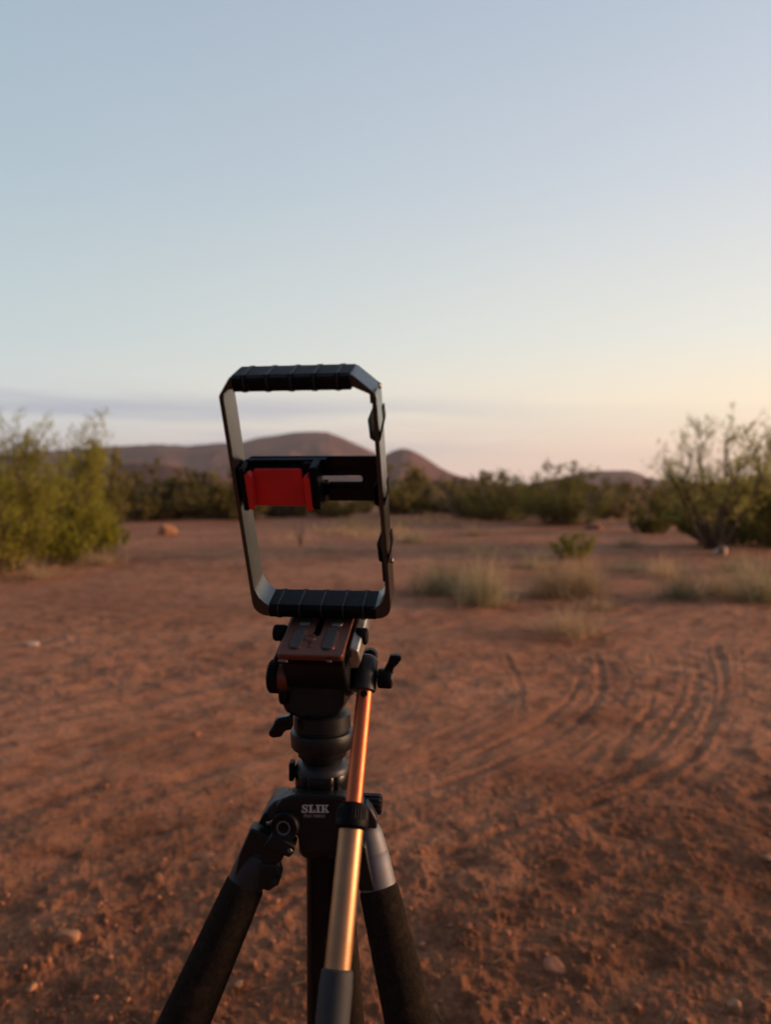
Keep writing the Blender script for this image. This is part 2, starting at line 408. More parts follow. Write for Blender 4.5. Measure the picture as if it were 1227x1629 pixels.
build_ground()

# ------------------------------------------------------------------ hills
def hill_material():
    m = bpy.data.materials.new('hill_slope'); m.use_nodes = True; t = m.node_tree; b = t.nodes['Principled BSDF']
    b.inputs['Roughness'].default_value = 1; b.inputs['Specular IOR Level'].default_value = 0
    tc = t.nodes.new('ShaderNodeTexCoord')
    n = t.nodes.new('ShaderNodeTexNoise'); n.inputs['Scale'].default_value = .006; n.inputs['Detail'].default_value = 8; t.links.new(tc.outputs['Object'], n.inputs[0])
    r = t.nodes.new('ShaderNodeValToRGB'); e = r.color_ramp.elements
    e[0].position = .35; e[0].color = (.125, .055, .042, 1); e[1].position = .68; e[1].color = (.25, .11, .080, 1)
    t.links.new(n.outputs[0], r.inputs[0])
    n2 = t.nodes.new('ShaderNodeTexNoise'); n2.inputs['Scale'].default_value = .05; n2.inputs['Detail'].default_value = 8; t.links.new(tc.outputs['Object'], n2.inputs[0])
    r2 = t.nodes.new('ShaderNodeValToRGB'); e = r2.color_ramp.elements; e[0].position = .50; e[0].color = (0, 0, 0, 1); e[1].position = .62; e[1].color = (.55, .55, .55, 1)
    t.links.new(n2.outputs[0], r2.inputs[0])
    mx = t.nodes.new('ShaderNodeMix'); mx.data_type = 'RGBA'; t.links.new(r2.outputs[0], mx.inputs[0]); t.links.new(r.outputs[0], mx.inputs[6]); mx.inputs[7].default_value = (.085, .075, .045, 1)
    t.links.new(mx.outputs[2], b.inputs['Base Color'])
    return m
M['hill'] = hill_material()
# each ridge: distance, front half width, back half width, skyline (px, py)
RIDGES = [
 (2600, 900, 700, [(-900, 770), (-400, 752), (-100, 738), (60, 722), (160, 716), (200, 714), (250, 712), (300, 715), (340, 711), (380, 711), (405, 703), (430, 699), (460, 694), (485, 691.5), (505, 691), (525, 694), (550, 704), (575, 715), (600, 727), (630, 745), (670, 765), (720, 781), (760, 785)]),
 (1750, 520, 420, [(520, 785), (560, 768), (590, 744), (608, 728), (622, 719), (640, 714.5), (655, 717), (675, 729), (700, 746), (722, 757), (745, 764), (780, 771), (840, 785)]),
 (2300, 420, 420, [(820, 780), (860, 770), (900, 762), (925, 756), (945, 753), (1000, 752.5), (1014, 756), (1032, 764), (1060, 768), (1120, 771), (1250, 775), (1500, 762), (1900, 752), (2400, 770)]),
 (950, 200, 260, [(40, 786), (120, 752), (160, 745), (215, 739), (260, 741), (320, 752), (380, 768), (440, 786)]),
]
def build_hills():
    ang = np.arange(-55, 58, .10); rad = 650 * 1.008 ** np.arange(0, 215)
    A, Rr = np.meshgrid(np.radians(ang), rad); X = Rr * np.sin(A); Y = Rr * np.cos(A)
    z = np.full(X.shape, -4.0)
    px = 613.5 + F * X / Y
    for D, wf, wb, sk in RIDGES:
        sx = [s[0] for s in sk]; sy = [s[1] for s in sk]
        top = np.interp(px, sx, sy); hgt = (785 - top) / F * D
        wob = D + fbm(X / 500, Y / 500 * 0 + D, 3, 40) * 120
        dy = Y - wob; q = np.where(dy < 0, -dy / wf, dy / wb)
        gul = 1 + .22 * fbm(X / 70, Y / 260, 5, 44) * np.clip(q * 3, 0, 1)
        prof = np.clip(1 - q * gul, 0, 1); prof = prof ** 1.15
        z = np.maximum(z, hgt * prof - 4 * (1 - prof))
    z = z + np.where(z > 0, fbm(X / 60, Y / 60, 4, 50) * np.clip(z / 40, 0, 1) * 2.0, 0)
    v = np.stack([X.ravel(), Y.ravel(), z.ravel()], 1); na = len(ang); nr = len(rad)
    i = (np.arange(nr - 1)[:, None] * na + np.arange(na - 1)[None]).ravel()
    f = np.stack([i, i + na, i + na + 1, i + 1], 1)[:, ::-1]
    tag(link('hills', tri_mesh('hills', v, f), M['hill'], smooth=True), kind='structure')
build_hills()

# ------------------------------------------------------------------ plants
def leaf_material(name, c0, c1, scale=2.2, trans=.45):
    m = bpy.data.materials.new(name); m.use_nodes = True; t = m.node_tree; b = t.nodes['Principled BSDF']
    b.inputs['Roughness'].default_value = .6; b.inputs['Specular IOR Level'].default_value = .3
    tc = t.nodes.new('ShaderNodeTexCoord'); n = t.nodes.new('ShaderNodeTexNoise'); n.inputs['Scale'].default_value = scale; n.inputs['Detail'].default_value = 6
    t.links.new(tc.outputs['Object'], n.inputs[0]); r = t.nodes.new('ShaderNodeValToRGB'); e = r.color_ramp.elements
    e[0].position = .36; e[0].color = (*c0, 1); e[1].position = .66; e[1].color = (*c1, 1); t.links.new(n.outputs[0], r.inputs[0])
    oi = t.nodes.new('ShaderNodeObjectInfo'); mr = t.nodes.new('ShaderNodeMapRange'); mr.inputs[3].default_value = .8; mr.inputs[4].default_value = 1.2; t.links.new(oi.outputs['Random'], mr.inputs[0])
    hs = t.nodes.new('ShaderNodeHueSaturation'); t.links.new(mr.outputs[0], hs.inputs['Value']); t.links.new(r.outputs[0], hs.inputs['Color'])
    t.links.new(hs.outputs[0], b.inputs['Base Color'])
    tr = t.nodes.new('ShaderNodeBsdfTranslucent'); t.links.new(hs.outputs[0], tr.inputs['Color']); ms = t.nodes.new('ShaderNodeMixShader'); ms.inputs[0].default_value = trans
    o = t.nodes['Material Output']; t.links.new(b.outputs[0], ms.inputs[1]); t.links.new(tr.outputs[0], ms.inputs[2]); t.links.new(ms.outputs[0], o.inputs[0])
    return m
M['leaf_green'] = leaf_material('leaf_green', (.28, .27, .028), (.55, .50, .055))
M['leaf_olive'] = leaf_material('leaf_olive', (.20, .165, .045), (.36, .29, .085))
M['leaf_dark'] = leaf_material('leaf_dark', (.13, .125, .028), (.27, .24, .055))
M['leaf_grey'] = leaf_material('leaf_grey', (.22, .165, .085), (.38, .29, .15))
M['straw'] = leaf_material('straw', (.46, .31, .16), (.70, .50, .28), 8)
M['sage'] = leaf_material('sage_grass', (.32, .26, .14), (.52, .43, .24), 8)
M['leaf_pale'] = leaf_material('leaf_pale', (.26, .25, .055), (.46, .42, .10), trans=.55)
M['bark'] = mat('bark', (.095, .060, .042), .9, bump=.8, bscale=60, var=.3, vscale=12)

def tubes(paths, rads, seg=5):
    V = []; Fc = []; n0 = 0
    for P, rr in zip(paths, rads):
        P = np.array(P); n = len(P); T = np.gradient(P, axis=0); T /= np.linalg.norm(T, axis=1)[:, None] + 1e-9
        ref = np.array([.3, .9, .1]); e1 = np.cross(T, ref); e1 /= np.linalg.norm(e1, axis=1)[:, None] + 1e-9; e2 = np.cross(T, e1)
        a = np.arange(seg) * 2 * np.pi / seg
        ring = P[:, None] + (e1[:, None] * np.cos(a)[None, :, None] + e2[:, None] * np.sin(a)[None, :, None]) * np.array(rr)[:, None, None]
        V.append(ring.reshape(-1, 3))
        for i in range(n - 1):
            for k in range(seg):
                k2 = (k + 1) % seg; Fc.append((n0 + i * seg + k, n0 + i * seg + k2, n0 + (i + 1) * seg + k2, n0 + (i + 1) * seg + k))
        n0 += n * seg
    return np.vstack(V), np.array(Fc)

def grow(seed, h, wd, nst, nsub, ntw, lpt, lsize, low=.12, lean=.75, jag=.35, topthin=0.0, spires=0, trunk_r=.02, rpow=.62, zpow=.9, wobble=.016):
    """a many-stemmed desert shrub: stems > side shoots > leaf sprays. returns wood mesh, leaf mesh"""
    r = np.random.RandomState(seed); paths = []; rads = []; centres = []
    for s in range(nst):
        az = 2 * math.pi * (s + r.rand()) / nst; ln = lean * (r.rand() ** .6); hh = h * (1 - .50 * ln ** 2) * (1 - jag * r.rand())
        if s < spires: ln = .15 + .35 * r.rand(); hh = h * (.98 - .12 * r.rand())
        reach = wd / 2 * ln * (.75 + .35 * r.rand()) ; N = 9; P = []
        b0 = np.array([math.cos(az), math.sin(az)]) * .06 * wd * r.rand()
        wob = r.randn(N, 2).cumsum(0) * wobble * h
        for i in range(N):
            t = i / (N - 1); rad = reach * (t ** rpow); P.append([b0[0] + math.cos(az) * rad + wob[i, 0] * t, b0[1] + math.sin(az) * rad + wob[i, 1] * t, hh * t ** (1.12 + zpow * ln)])
        paths.append(P); rads.append([trunk_r * (1 - .85 * i / (N - 1)) + .002 for i in range(N)])
        P = np.array(P)
        for q in range(nsub):
            t = low + (1 - low) * r.rand() ** .85; i = t * (N - 1); i0 = min(int(i), N - 2); p = P[i0] + (P[i0 + 1] - P[i0]) * (i - i0)
            a2 = az + r.randn() * 1.3; L = h * (.10 + .16 * r.rand()) * (1.25 - .6 * t); up = .35 + .75 * r.rand()
            d = np.array([math.cos(a2), math.sin(a2), up]); d /= np.linalg.norm(d)
            Q = [p + d * L * k / 3 + np.array([0, 0, .05 * L * k * k]) + r.randn(3) * .02 * L * k for k in range(4)]
            paths.append(Q); rads.append([trunk_r * .3 * (1 - .25 * k) + .001 for k in range(4)])
            for tw in range(ntw):
                if topthin and r.rand() < topthin * t: continue
                k = 1 + 2 * r.rand(); k0 = min(int(k), 2); c = Q[k0] + (Q[k0 + 1] - Q[k0]) * (k - k0)
                centres.append((c + r.randn(3) * .035 * h * np.array([1, 1, .8]), L * .30))
    Vw, Fw = tubes(paths, rads)
    cs = np.array([c for c, _ in centres]); sz = np.array([s for _, s in centres])
    # leaf sprays: short upright strings of small leaves
    n = len(cs) * lpt; idx = np.repeat(np.arange(len(cs)), lpt)
    dirs = r.randn(len(cs), 3) * .6 + np.array([0, 0, .9]); dirs /= np.linalg.norm(dirs, axis=1)[:, None]
    pos = cs[idx] + dirs[idx] * (r.rand(n, 1) - .4) * sz[idx][:, None] * 1.8 + r.randn(n, 3) * sz[idx][:, None] * .22
    pos[:, 2] = np.maximum(pos[:, 2], .03)
    a = r.randn(n, 3); a /= np.linalg.norm(a, axis=1)[:, None]; b = np.cross(a, r.randn(n, 3)); b /= np.linalg.norm(b, axis=1)[:, None]
    s = lsize * (.6 + .8 * r.rand(n, 1)); a *= s; b *= s * .45
    V = np.stack([pos - a, pos + b, pos + a, pos - b], 1).reshape(-1, 3); Fl = np.arange(4 * n).reshape(n, 4)
    return tri_mesh('wood', Vw, Fw), tri_mesh('leaves', V, Fl)

def shrub(name, loc, label, cat, group, wood, leaves, lm, s=(1, 1, 1), rz=0.0, sl='stem', fl='foliage'):
    e = empty(name, loc, label, cat, group); e.scale = s; e.rotation_euler = (0, 0, rz)
    for nm, me, m in ((sl, wood, M['bark']), (fl, leaves, lm)):
        if not me.materials: me.materials.append(m)
        o = bpy.data.objects.new(nm, me); C.objects.link(o); o.parent = e
        if me.materials[0] != m:
            o.material_slots[0].link = 'OBJECT'; o.material_slots[0].material = m
    return e
# unit shrubs (1 m tall, 1.4 m wide) for the middle distance
U = [grow(100 + i, 1.0, 1.5, 16, 10, 5, 9, .030, low=.02, jag=.35, lean=.95, trunk_r=.012) for i in range(4)]
for i, (k, px, by, ty, wd, lb) in enumerate(BUSH):
    x, y = G(px, by); hgt = (by - ty) / F * y * 1.0; wdt = wd / F * y; z = gz(x, y) - .03
    lm = {'green': M['leaf_green'], 'olive': M['leaf_olive'], 'grey': M['leaf_grey']}[k]
    if i in (10, 11): lm = M['leaf_dark']
    if i < 2:
        wdm, lf = grow(7 + i, hgt, wdt * (1.25 if i == 0 else 1.05), 30, 15, 6, 14, .021, low=.02, jag=.46, lean=1.0, topthin=.35, spires=7, trunk_r=.022)
        shrub('desert_bush', (x, y, z), lb, 'bush', None, wdm, lf, lm)
    elif i in (10, 11):
        wdm, lf = grow(7 + i, hgt, wdt * 1.1, 24, 12, 6, 12, .032, low=.02, jag=.45, lean=1.0, spires=1 if i == 10 else 3, trunk_r=.022)
        shrub('desert_bush', (x, y, z), lb, 'bush', None, wdm, lf, lm)
    else:
        wu, lu = U[i % 4]
        shrub('desert_bush', (x, y, z), lb, 'bush', None, wu, lu, lm, (wdt / 1.3, wdt / 1.3, hgt / .93), i * 1.7)
# the airy small trees at the right
TL = ['small airy tree at the right, dark branches spread wide from a leaning trunk',
      'small airy tree cut by the right edge of the photo']
for i, (px, by, ty, wd) in enumerate(TREES):
    x, y = G(px, by); hgt = (by - ty) / F * y; wdt = wd / F * y
    wdm, lf = grow(40 + i, hgt * 1.03, wdt * 1.15, 13, 12, 5, 19, .022, low=.30, jag=.30, lean=1.0, topthin=.45, spires=4, trunk_r=.035, rpow=1.0, zpow=-.25, wobble=.034)
    shrub('desert_tree', (x, y, gz(x, y) - .04), TL[i], 'tree', None, wdm, lf, M['leaf_pale'], sl='trunk', fl='crown')
# dense low growth at the foot of the trees
for (px, by, ty, wd, k, lb) in [(1165, 872, 775, 190, 0, 'dense dark shrub at the foot of the airy tree on the right'),
                            (1245, 880, 782, 120, 1, 'dense dark shrub cut by the right edge, under the airy tree'),
                            (915, 890, 846, 72, 2, 'small dark green shrub behind the straw coloured grass tuft'),
                            (92, 894, 796, 120, 4, 'low green growth at the foot of the two bushes on the left'),
                            (160, 882, 800, 78, 5, 'low green growth at the right foot of the bright green bush on the left'),
                            (1035, 850, 800, 70, 3, 'small dark shrub left of the airy tree, beside a low mound')]:
    x, y = G(px, by); wu, lu = U[k % 4]; wdt = wd / F * y; hgt = (by - ty) / F * y
    shrub('low_shrub', (x, y, gz(x, y) - .03), lb, 'bush', None, wu, lu, M['leaf_green'] if k in (2, 4, 5) else M['leaf_dark'], (wdt / 1.3, wdt / 1.3, hgt / .93), k * 2.1)
# scrub band before the hills: single shrubs one could count
rr = random.Random(3); cnt = 0
while cnt < 210:
    px = rr.uniform(-420, 1650); by = rr.choice([rr.uniform(796, 828), rr.uniform(791, 808), rr.uniform(789, 800)])
    x, y = G(px, by)
    if abs(px - 250) < 60 and by > 812: continue
    hgt = rr.uniform(.9, 2.2) * (1.0 if y < 70 else 1.25); wdt = hgt * rr.uniform(1.3, 2.3); k = rr.randrange(4)
    mi = rr.randrange(3); m = [M['leaf_olive'], M['leaf_grey'], M['leaf_dark']][mi]; hue = ['olive', 'dull grey brown', 'dark green'][mi]
    wu, lu = U[k]
    shrub('scrub_bush', (x, y, gz(x, y) - .04), hue + ' rounded shrub in the blurred scrub band below the hills', 'bush', hue + ' shrubs in the scrub band below the hills', wu, lu, m,
          (wdt / 1.3, wdt / 1.3, hgt / .93), rr.uniform(0, 6.28)); cnt += 1
# the far scrub that reads as one mass
def far_scrub():
    r = np.random.RandomState(8); n = 2600
    d = 170 * (900 / 170) ** r.rand(n); a = np.radians(r.uniform(-42, 42, n)); cx_ = d * np.sin(a); cy_ = d * np.cos(a)
    V = []; 
    m = 60; idx = np.repeat(np.arange(n), m); hh = r.uniform(1.2, 2.6, n)[idx]
    th = r.rand(n * m) * 2 * np.pi; ph = r.rand(n * m) ** .6
    P = np.stack([cx_[idx] + np.cos(th) * hh * 1.3 * np.sqrt(1 - ph ** 2 * .8) * r.rand(n * m) ** .5, cy_[idx] + np.sin(th) * hh * 1.3, hh * ph * r.uniform(.8, 1.1, n * m)], 1)
    A = r.randn(n * m, 3) * .16; B = r.randn(n * m, 3) * .16
    V = np.stack([P - A, P + B, P + A, P - B], 1).reshape(-1, 3)
    o = link('far_scrub', tri_mesh('far_scrub', V, np.arange(4 * n * m).reshape(-1, 4)), M['leaf_olive'])
    tag(o, 'dark olive scrub covering the plain below the hills', 'scrub', kind='stuff')
far_scrub()

# grass tufts
def tuft(seed, h, wd, n, bw=.004):
    r = np.random.RandomState(seed); 
    ca = r.rand(n) * 2 * np.pi; cr = np.abs(r.randn(n)) * wd * .17; b = np.stack([np.cos(ca) * cr, np.sin(ca) * cr, np.zeros(n)], 1)
    az = ca + r.randn(n) * .9; ln = np.abs(r.randn(n)) * .6 + .12; hh = h * (.22 + .85 * r.rand(n) ** 1.5) * (1 - .25 * np.minimum(ln, 1.4)) * (1 - .35 * np.minimum(cr / (wd * .5), 1)) * (.75 + .5 * vnoise(np.cos(az) * 2 + seed, np.sin(az) * 2, 3))
    o = np.stack([np.cos(az), np.sin(az), np.zeros(n)], 1); s = np.stack([-np.sin(az + r.randn(n)), np.cos(az), np.zeros(n)], 1); s /= np.linalg.norm(s, axis=1)[:, None]
    rows = []
    for t, wv in ((0, 1), (.35, .9), (.7, .6), (1, .12)):
        c = b + o * (wd * .5 * ln * t ** 1.7)[:, None] + np.array([0, 0, 1]) * (hh * t * (1 - .18 * t * ln))[:, None]
        rows += [c - s * bw * wv, c + s * bw * wv]
    V = np.stack(rows, 1).reshape(-1, 3); base = np.arange(n)[:, None] * 8
    Fc = np.concatenate([base + np.array([[2 * k, 2 * k + 1, 2 * k + 3, 2 * k + 2]]) for k in range(3)], 0)
    return tri_mesh('tuft', V, Fc)
TUFTS = [  # px, base, top, width, material, blades, label
 (705, 946, 878, 90, 'sage', 900, 'grey green grass tuft right of the phone cage, left half of a pair'),
 (768, 962, 872, 82, 'sage', 800, 'taller grey green grass tuft standing in front at the right of its pair'),
 (880, 950, 874, 85, 'straw', 800, 'straw coloured grass tuft with bright tips before the small dark shrub'),
 (925, 946, 872, 75, 'straw', 700, 'dry straw tuft leaning right, beside the bright tipped one'),
 (912, 1008, 948, 130, 'straw', 420, 'sparse dry grass in front of the straw tufts, nearest to the tyre tracks'),
 (1010, 908, 884, 110, 'sage', 350, 'low thin grass patch between the straw tufts and the airy tree'),
 (1085, 952, 884, 80, 'sage', 420, 'thin grey tuft in front of the airy tree trunk'),
 (1142, 946, 890, 75, 'straw', 420, 'pale dry tuft beside the small orange rock under the airy tree'),
 (1212, 955, 872, 110, 'sage', 1000, 'dense pale green grass tuft at the right edge of the photo'),
 (520, 880, 862, 70, 'straw', 160, 'low dry tuft seen through the lower window of the cage'),
 (275, 826, 798, 80, 'straw', 300, 'dry grass behind the pale boulder'),
 (845, 902, 868, 60, 'sage', 260, 'small grey green tuft left of the small dark shrub'),
 (1000, 872, 842, 70, 'straw', 260, 'small straw tuft behind the straw tufts, below the dark mesa'),
 (1058, 918, 872, 60, 'straw', 260, 'narrow straw tuft left of the thin grey one'),
 (655, 866, 838, 60, 'sage', 240, 'small grey tuft just right of the cage, far behind the pair of tufts'),
 (760, 852, 828, 70, 'straw', 260, 'low straw tuft at the foot of the broad dark bush'),
 (1175, 912, 870, 70, 'sage', 300, 'grey green tuft between the airy tree and the dense tuft at the right edge'),
 (960, 968, 930, 70, 'straw', 200, 'thin straw tuft at the right of the sparse dry grass'),
 (60, 915, 870, 110, 'straw', 350, 'dry grass skirt under the bush at the left edge'),
 (165, 895, 862, 90, 'straw', 300, 'dry grass skirt at the right foot of the bright green bush'),
]
for i, (px, by, ty, wd, m, nb, lb) in enumerate(TUFTS):
    x, y = G(px, by); h = (by - ty) / F * y; wm = wd / F * y
    o = link('grass_tuft', tuft(60 + i, h * 1.15, wm * 1.6, int(nb * .8), .0036 * max(1, y / 9)), M[m]); o.location = (x, y, gz(x, y)); tag(o, lb, 'grass')
# sparse dry grass covering the middle distance
def mid_grass():
    r = np.random.RandomState(77); n = 15000; d = 11 * (120 / 11) ** r.rand(n); a = np.radians(r.uniform(-40, 40, n)); x = d * np.sin(a); y = d * np.cos(a)
    m_ = fbm(x * .16, y * .10, 4, 70) + .34 * sstep(d, 26, 52) - .38 + .14 * sstep(x / y, .02, .3) * sstep(d, 9, 13); k = m_ > r.rand(n) * .30; x = x[k]; y = y[k]; n = len(x)
    nb = 9; X = np.repeat(x, nb) + r.randn(n * nb) * .10; Y = np.repeat(y, nb) + r.randn(n * nb) * .10; Z = ground_h(X, Y, False) - .01
    hh = (.10 + .26 * r.rand(n * nb) ** 2); az = r.rand(n * nb) * 6.28; b_ = np.stack([X, Y, Z], 1); o_ = np.stack([np.cos(az) * .5, np.sin(az) * .5, np.ones(n * nb)], 1) * hh[:, None]
    s_ = np.stack([np.cos(az + 1.5), np.sin(az + 1.5), np.zeros(n * nb)], 1) * (.004 + .0006 * np.repeat(np.hypot(x, y), nb))[:, None]
    V = np.stack([b_ - s_, b_ + s_, b_ + o_], 1).reshape(-1, 3)
    tag(link('dry_grass', tri_mesh('dry_grass', V, np.arange(3 * n * nb).reshape(-1, 3)), M['straw']), 'sparse dry grass over the open ground in the middle distance', 'grass', kind='stuff')
mid_grass()
# the little dead stem standing in the open ground
def dead_stem(px, by, h, label, seed):
    x, y = G(px, by); r = np.random.RandomState(seed); paths = []; rads = []
    for k in range(7):
        a = r.rand() * 6.28; l = h * (.5 + .5 * r.rand()) if k else h; sp = 0.05 if k == 0 else .35
        paths.append([[math.cos(a) * l * sp * t ** 1.3 + r.randn() * .006, math.sin(a) * l * sp * t ** 1.3, l * t] for t in (0, .3, .6, .85, 1)])
        rads.append([.02 * (1 - .7 * t) * (1 if k == 0 else .5) for t in (0, .3, .6, .85, 1)])
    V, Fc = tubes(paths, rads); o = link('dead_stem', tri_mesh('dead_stem', V, Fc), M['bark']); o.location = (x, y, gz(x, y) - .01); tag(o, label, 'dead plant')
dead_stem(478, 872, .62, 'dark dead stem standing alone, seen through the lower window of the cage', 4)
dead_stem(1148, 892, .45, 'dark broken stem beside the trunk of the airy tree', 6)

# ------------------------------------------------------------------ stones
def stone_material(name, c, dust=.5):
    return mat(name, c, .9, bump=1.0, bscale=70, var=.25, vscale=25, spec=.2)
M['stone'] = stone_material('stone_tan', (.42, .20, .10)); M['stone_red'] = stone_material('stone_red', (.38, .155, .08)); M['stone_pale'] = stone_material('stone_pale', (.62, .46, .37))
def stone_mesh(seed, sx, sy, sz, sub=3):
    bm = bmesh.new(); bmesh.ops.create_icosphere(bm, subdivisions=sub, radius=1); rg = random.Random(seed)
    planes = [(Vector((rg.gauss(0, 1), rg.gauss(0, 1), rg.gauss(0, 1))).normalized(), rg.uniform(.55, .9)) for _ in range(9)]
    for v in bm.verts:
        c = v.co
        for n, d in planes:
            q = c.dot(n)
            if q > d: c -= n * (q - d) * .9
        v.co = Vector((c.x * sx, c.y * sy, c.z * sz))
    me = bpy.data.meshes.new('stone'); bm.to_mesh(me); bm.free(); return me
STONES = [ # px, py(centre), width px, height px, material, label
 (107, 1488, 38, 22, 'stone', 'small tan stone at the lower left, the larger one left of the tripod leg'),
 (50, 1559, 17, 13, 'stone', 'little round tan stone near the lower left corner'),
 (51, 1023, 26, 9, 'stone_pale', 'flat pale stone lying alone on the left open ground'),
 (264, 838, 36, 26, 'stone', 'pale boulder in front of the olive bushes left of the cage'),
 (312, 1165, 14, 9, 'stone_red', 'small reddish stone left of the tripod pan lever'),
 (885, 1532, 42, 16, 'stone_red', 'flat half buried red clod right of the tripod leg'),
 (322, 1353, 44, 14, 'stone_red', 'flat orange clod left of the tripod hinge'),
 (671, 1495, 13, 11, 'stone', 'small tan stone close to the right tripod leg'),
 (1172, 1595, 26, 20, 'stone', 'rounded tan stone near the lower right corner'),
 (1148, 880, 26, 22, 'stone_pale', 'small orange rock below the airy tree on the right'),
 (745, 1481, 16, 9, 'stone_red', 'small orange clod right of the tripod above the rough soil'),
 (380, 1573, 16, 8, 'stone', 'small flat stone beside the left tripod leg'),
 (1225, 1366, 22, 8, 'stone', 'thin tan stone at the right edge of the rough soil'),
 (945, 838, 34, 14, 'stone_red', 'low pink rock to the right of the bush with the spire'),
]
for i, (px, py, wd, hp, m, lb) in enumerate(STONES):
    by = py + hp / 2; x, y = G(px, by); s = wd / F * math.hypot(y, H) / 2
    dip = math.atan2(H, y); hz = max(hp / F * math.hypot(y, H) / 2 * .95, s * .3)
    big = y > 9; sz = hz if big else hz * .9
    o = link('boulder' if big else 'stone', stone_mesh(i + 3, s, s * .8, sz), M[m]); s_auto(o, 25)
    hgt = float(ground_h(np.array([x]), np.array([y]))[0])
    o.location = (x, y, hgt + sz * .35); o.rotation_euler = (0, 0, i); tag(o, lb, 'rock')

def gravel():
    bm = bmesh.new(); bmesh.ops.create_icosphere(bm, subdivisions=1, radius=1); bv = np.array([v.co[:] for v in bm.verts]); bf = np.array([[v.index for v in f.verts] for f in bm.faces]); bm.free()
    r = np.random.RandomState(2); n = 30000
    d = 1.5 + 9 * r.rand(n) ** 1.6; a = np.radians(r.uniform(-38, 38, n)); x = d * np.sin(a); y = d * np.cos(a)
    keep = (fbm(x * 1.3, y * 1.3, 3, 60) + .5 * sstep(-(y - .3 * x), -4, -2) + r.randn(n) * .25) > .12; x = x[keep]; y = y[keep]; n = len(x)
    s = .0012 + .0026 * r.rand(n) ** 2 + .009 * r.rand(n) ** 16; z = ground_h(x, y) + s * .2
    sc_ = np.stack([s * r.uniform(.8, 1.5, n), s * r.uniform(.7, 1.2, n), s * r.uniform(.45, .9, n)], 1); th = r.rand(n) * 6.28
    P = bv[None] * (1 + r.randn(n, len(bv), 1) * .16) * sc_[:, None]
    c, s_ = np.cos(th)[:, None], np.sin(th)[:, None]
    X = P[..., 0] * c - P[..., 1] * s_ + x[:, None]; Y = P[..., 0] * s_ + P[..., 1] * c + y[:, None]; Z = P[..., 2] + z[:, None]
    V = np.stack([X, Y, Z], -1).reshape(-1, 3); Fc = (bf[None] + (np.arange(n) * len(bv))[:, None, None]).reshape(-1, 3)
    o = link('gravel', tri_mesh('gravel', V, Fc), M['stone_red']); tag(o, 'small tan and red gravel strewn over the near soil', 'gravel', kind='stuff')
    # dry twigs and straw bits
    n = 330; d = 1.6 + 4.5 * r.rand(n) ** 1.4; a = np.radians(r.uniform(-36, 36, n)); x = d * np.sin(a); y = d * np.cos(a); paths = []; rads = []
    for i in range(n):
        L_ = r.uniform(.015, .07); t = r.rand() * 6.28; q = []
        for k in range(4):
            u = (k / 3 - .5) * L_; q.append([x[i] + math.cos(t) * u + r.randn() * .002, y[i] + math.sin(t) * u + r.randn() * .002, 0])
        q = np.array(q); q[:, 2] = ground_h(q[:, 0], q[:, 1]).max() + .002 + r.rand(4) * .003; paths.append(q); rads.append([.0011, .0011, .0009, .0006])
    V, Fc = tubes(paths, rads, 4); o = link('dry_twigs', tri_mesh('dry_twigs', V, Fc), M['straw']); tag(o, 'bits of dry twig and straw scattered on the near soil', 'twigs', kind='stuff')
gravel()

# ================================================================== TRIPOD
AX = Vector((-.0525, .62, H))                    # column axis, heights relative to the lens
def hz(py, Y=.62): return W(512, py, Y).z
k_ = .62 / F                                     # metres per photo pixel at the column
trip = empty('camera_tripod', (AX.x, AX.y, 0), 'black camera tripod with foam legs, copper pan handle and fluid head standing on red soil', 'tripod')
def zlathe(prof, Y=.62, sy=1.0, rfn=None, seg=64, x=None, y=None):
    """prof in photo pixels (py, radius px)"""
    m = MB(); m.lathe([(hz(p) , r * k_) for p, r in prof], (AX.x if x is None else x, AX.y if y is None else y, 0), (0, 0, 1), seg, rfn, sy); return m
# centre column
zlathe([(1352, 26.0), (2050, 26.0)]).put('centre_column', M['column'], trip, 'auto')
# spider: domed crown, hub, front face
sp = zlathe([(1254, 34), (1257, 46), (1260, 57), (1265, 67), (1272, 75), (1282, 80), (1296, 81), (1303, 77), (1310, 60), (1322, 42), (1330, 39), (1352, 38), (1357, 35)], sy=.66)
spider = sp.put('spider', M['spider'], trip, 'auto')
fp = MB(); poly = [(438, 1283), (447, 1272), (462, 1266), (485, 1263.5), (515, 1264), (545, 1267), (566, 1274), (580, 1284), (577, 1300), (560, 1322), (548, 1332), (541, 1352), (532, 1356), (486, 1356), (477, 1350), (474, 1333), (463, 1318), (446, 1304)]
def yl(p, q, t): return W(p, q, t)
fp.prism(poly, .5905, .606, lambda p, q, t: Vector((W(p, q, .5905).x, t, W(p, q, .5905).z)))
fp.put('front_face', M['spider'], spider, 'auto', .0016, segs=3)
# raised rim following the top of the face
rim = MB(); tp = [(447, 1286), (455, 1277), (470, 1271.5), (490, 1269), (515, 1269), (540, 1272), (560, 1279), (572, 1288)]
for a, b in zip(tp[:-1], tp[1:]): rim.tube(W(*a, .5902), W(*b, .5902), .0006, seg=8)
rim.put('face_rim', M['spider'], spider, 'auto')
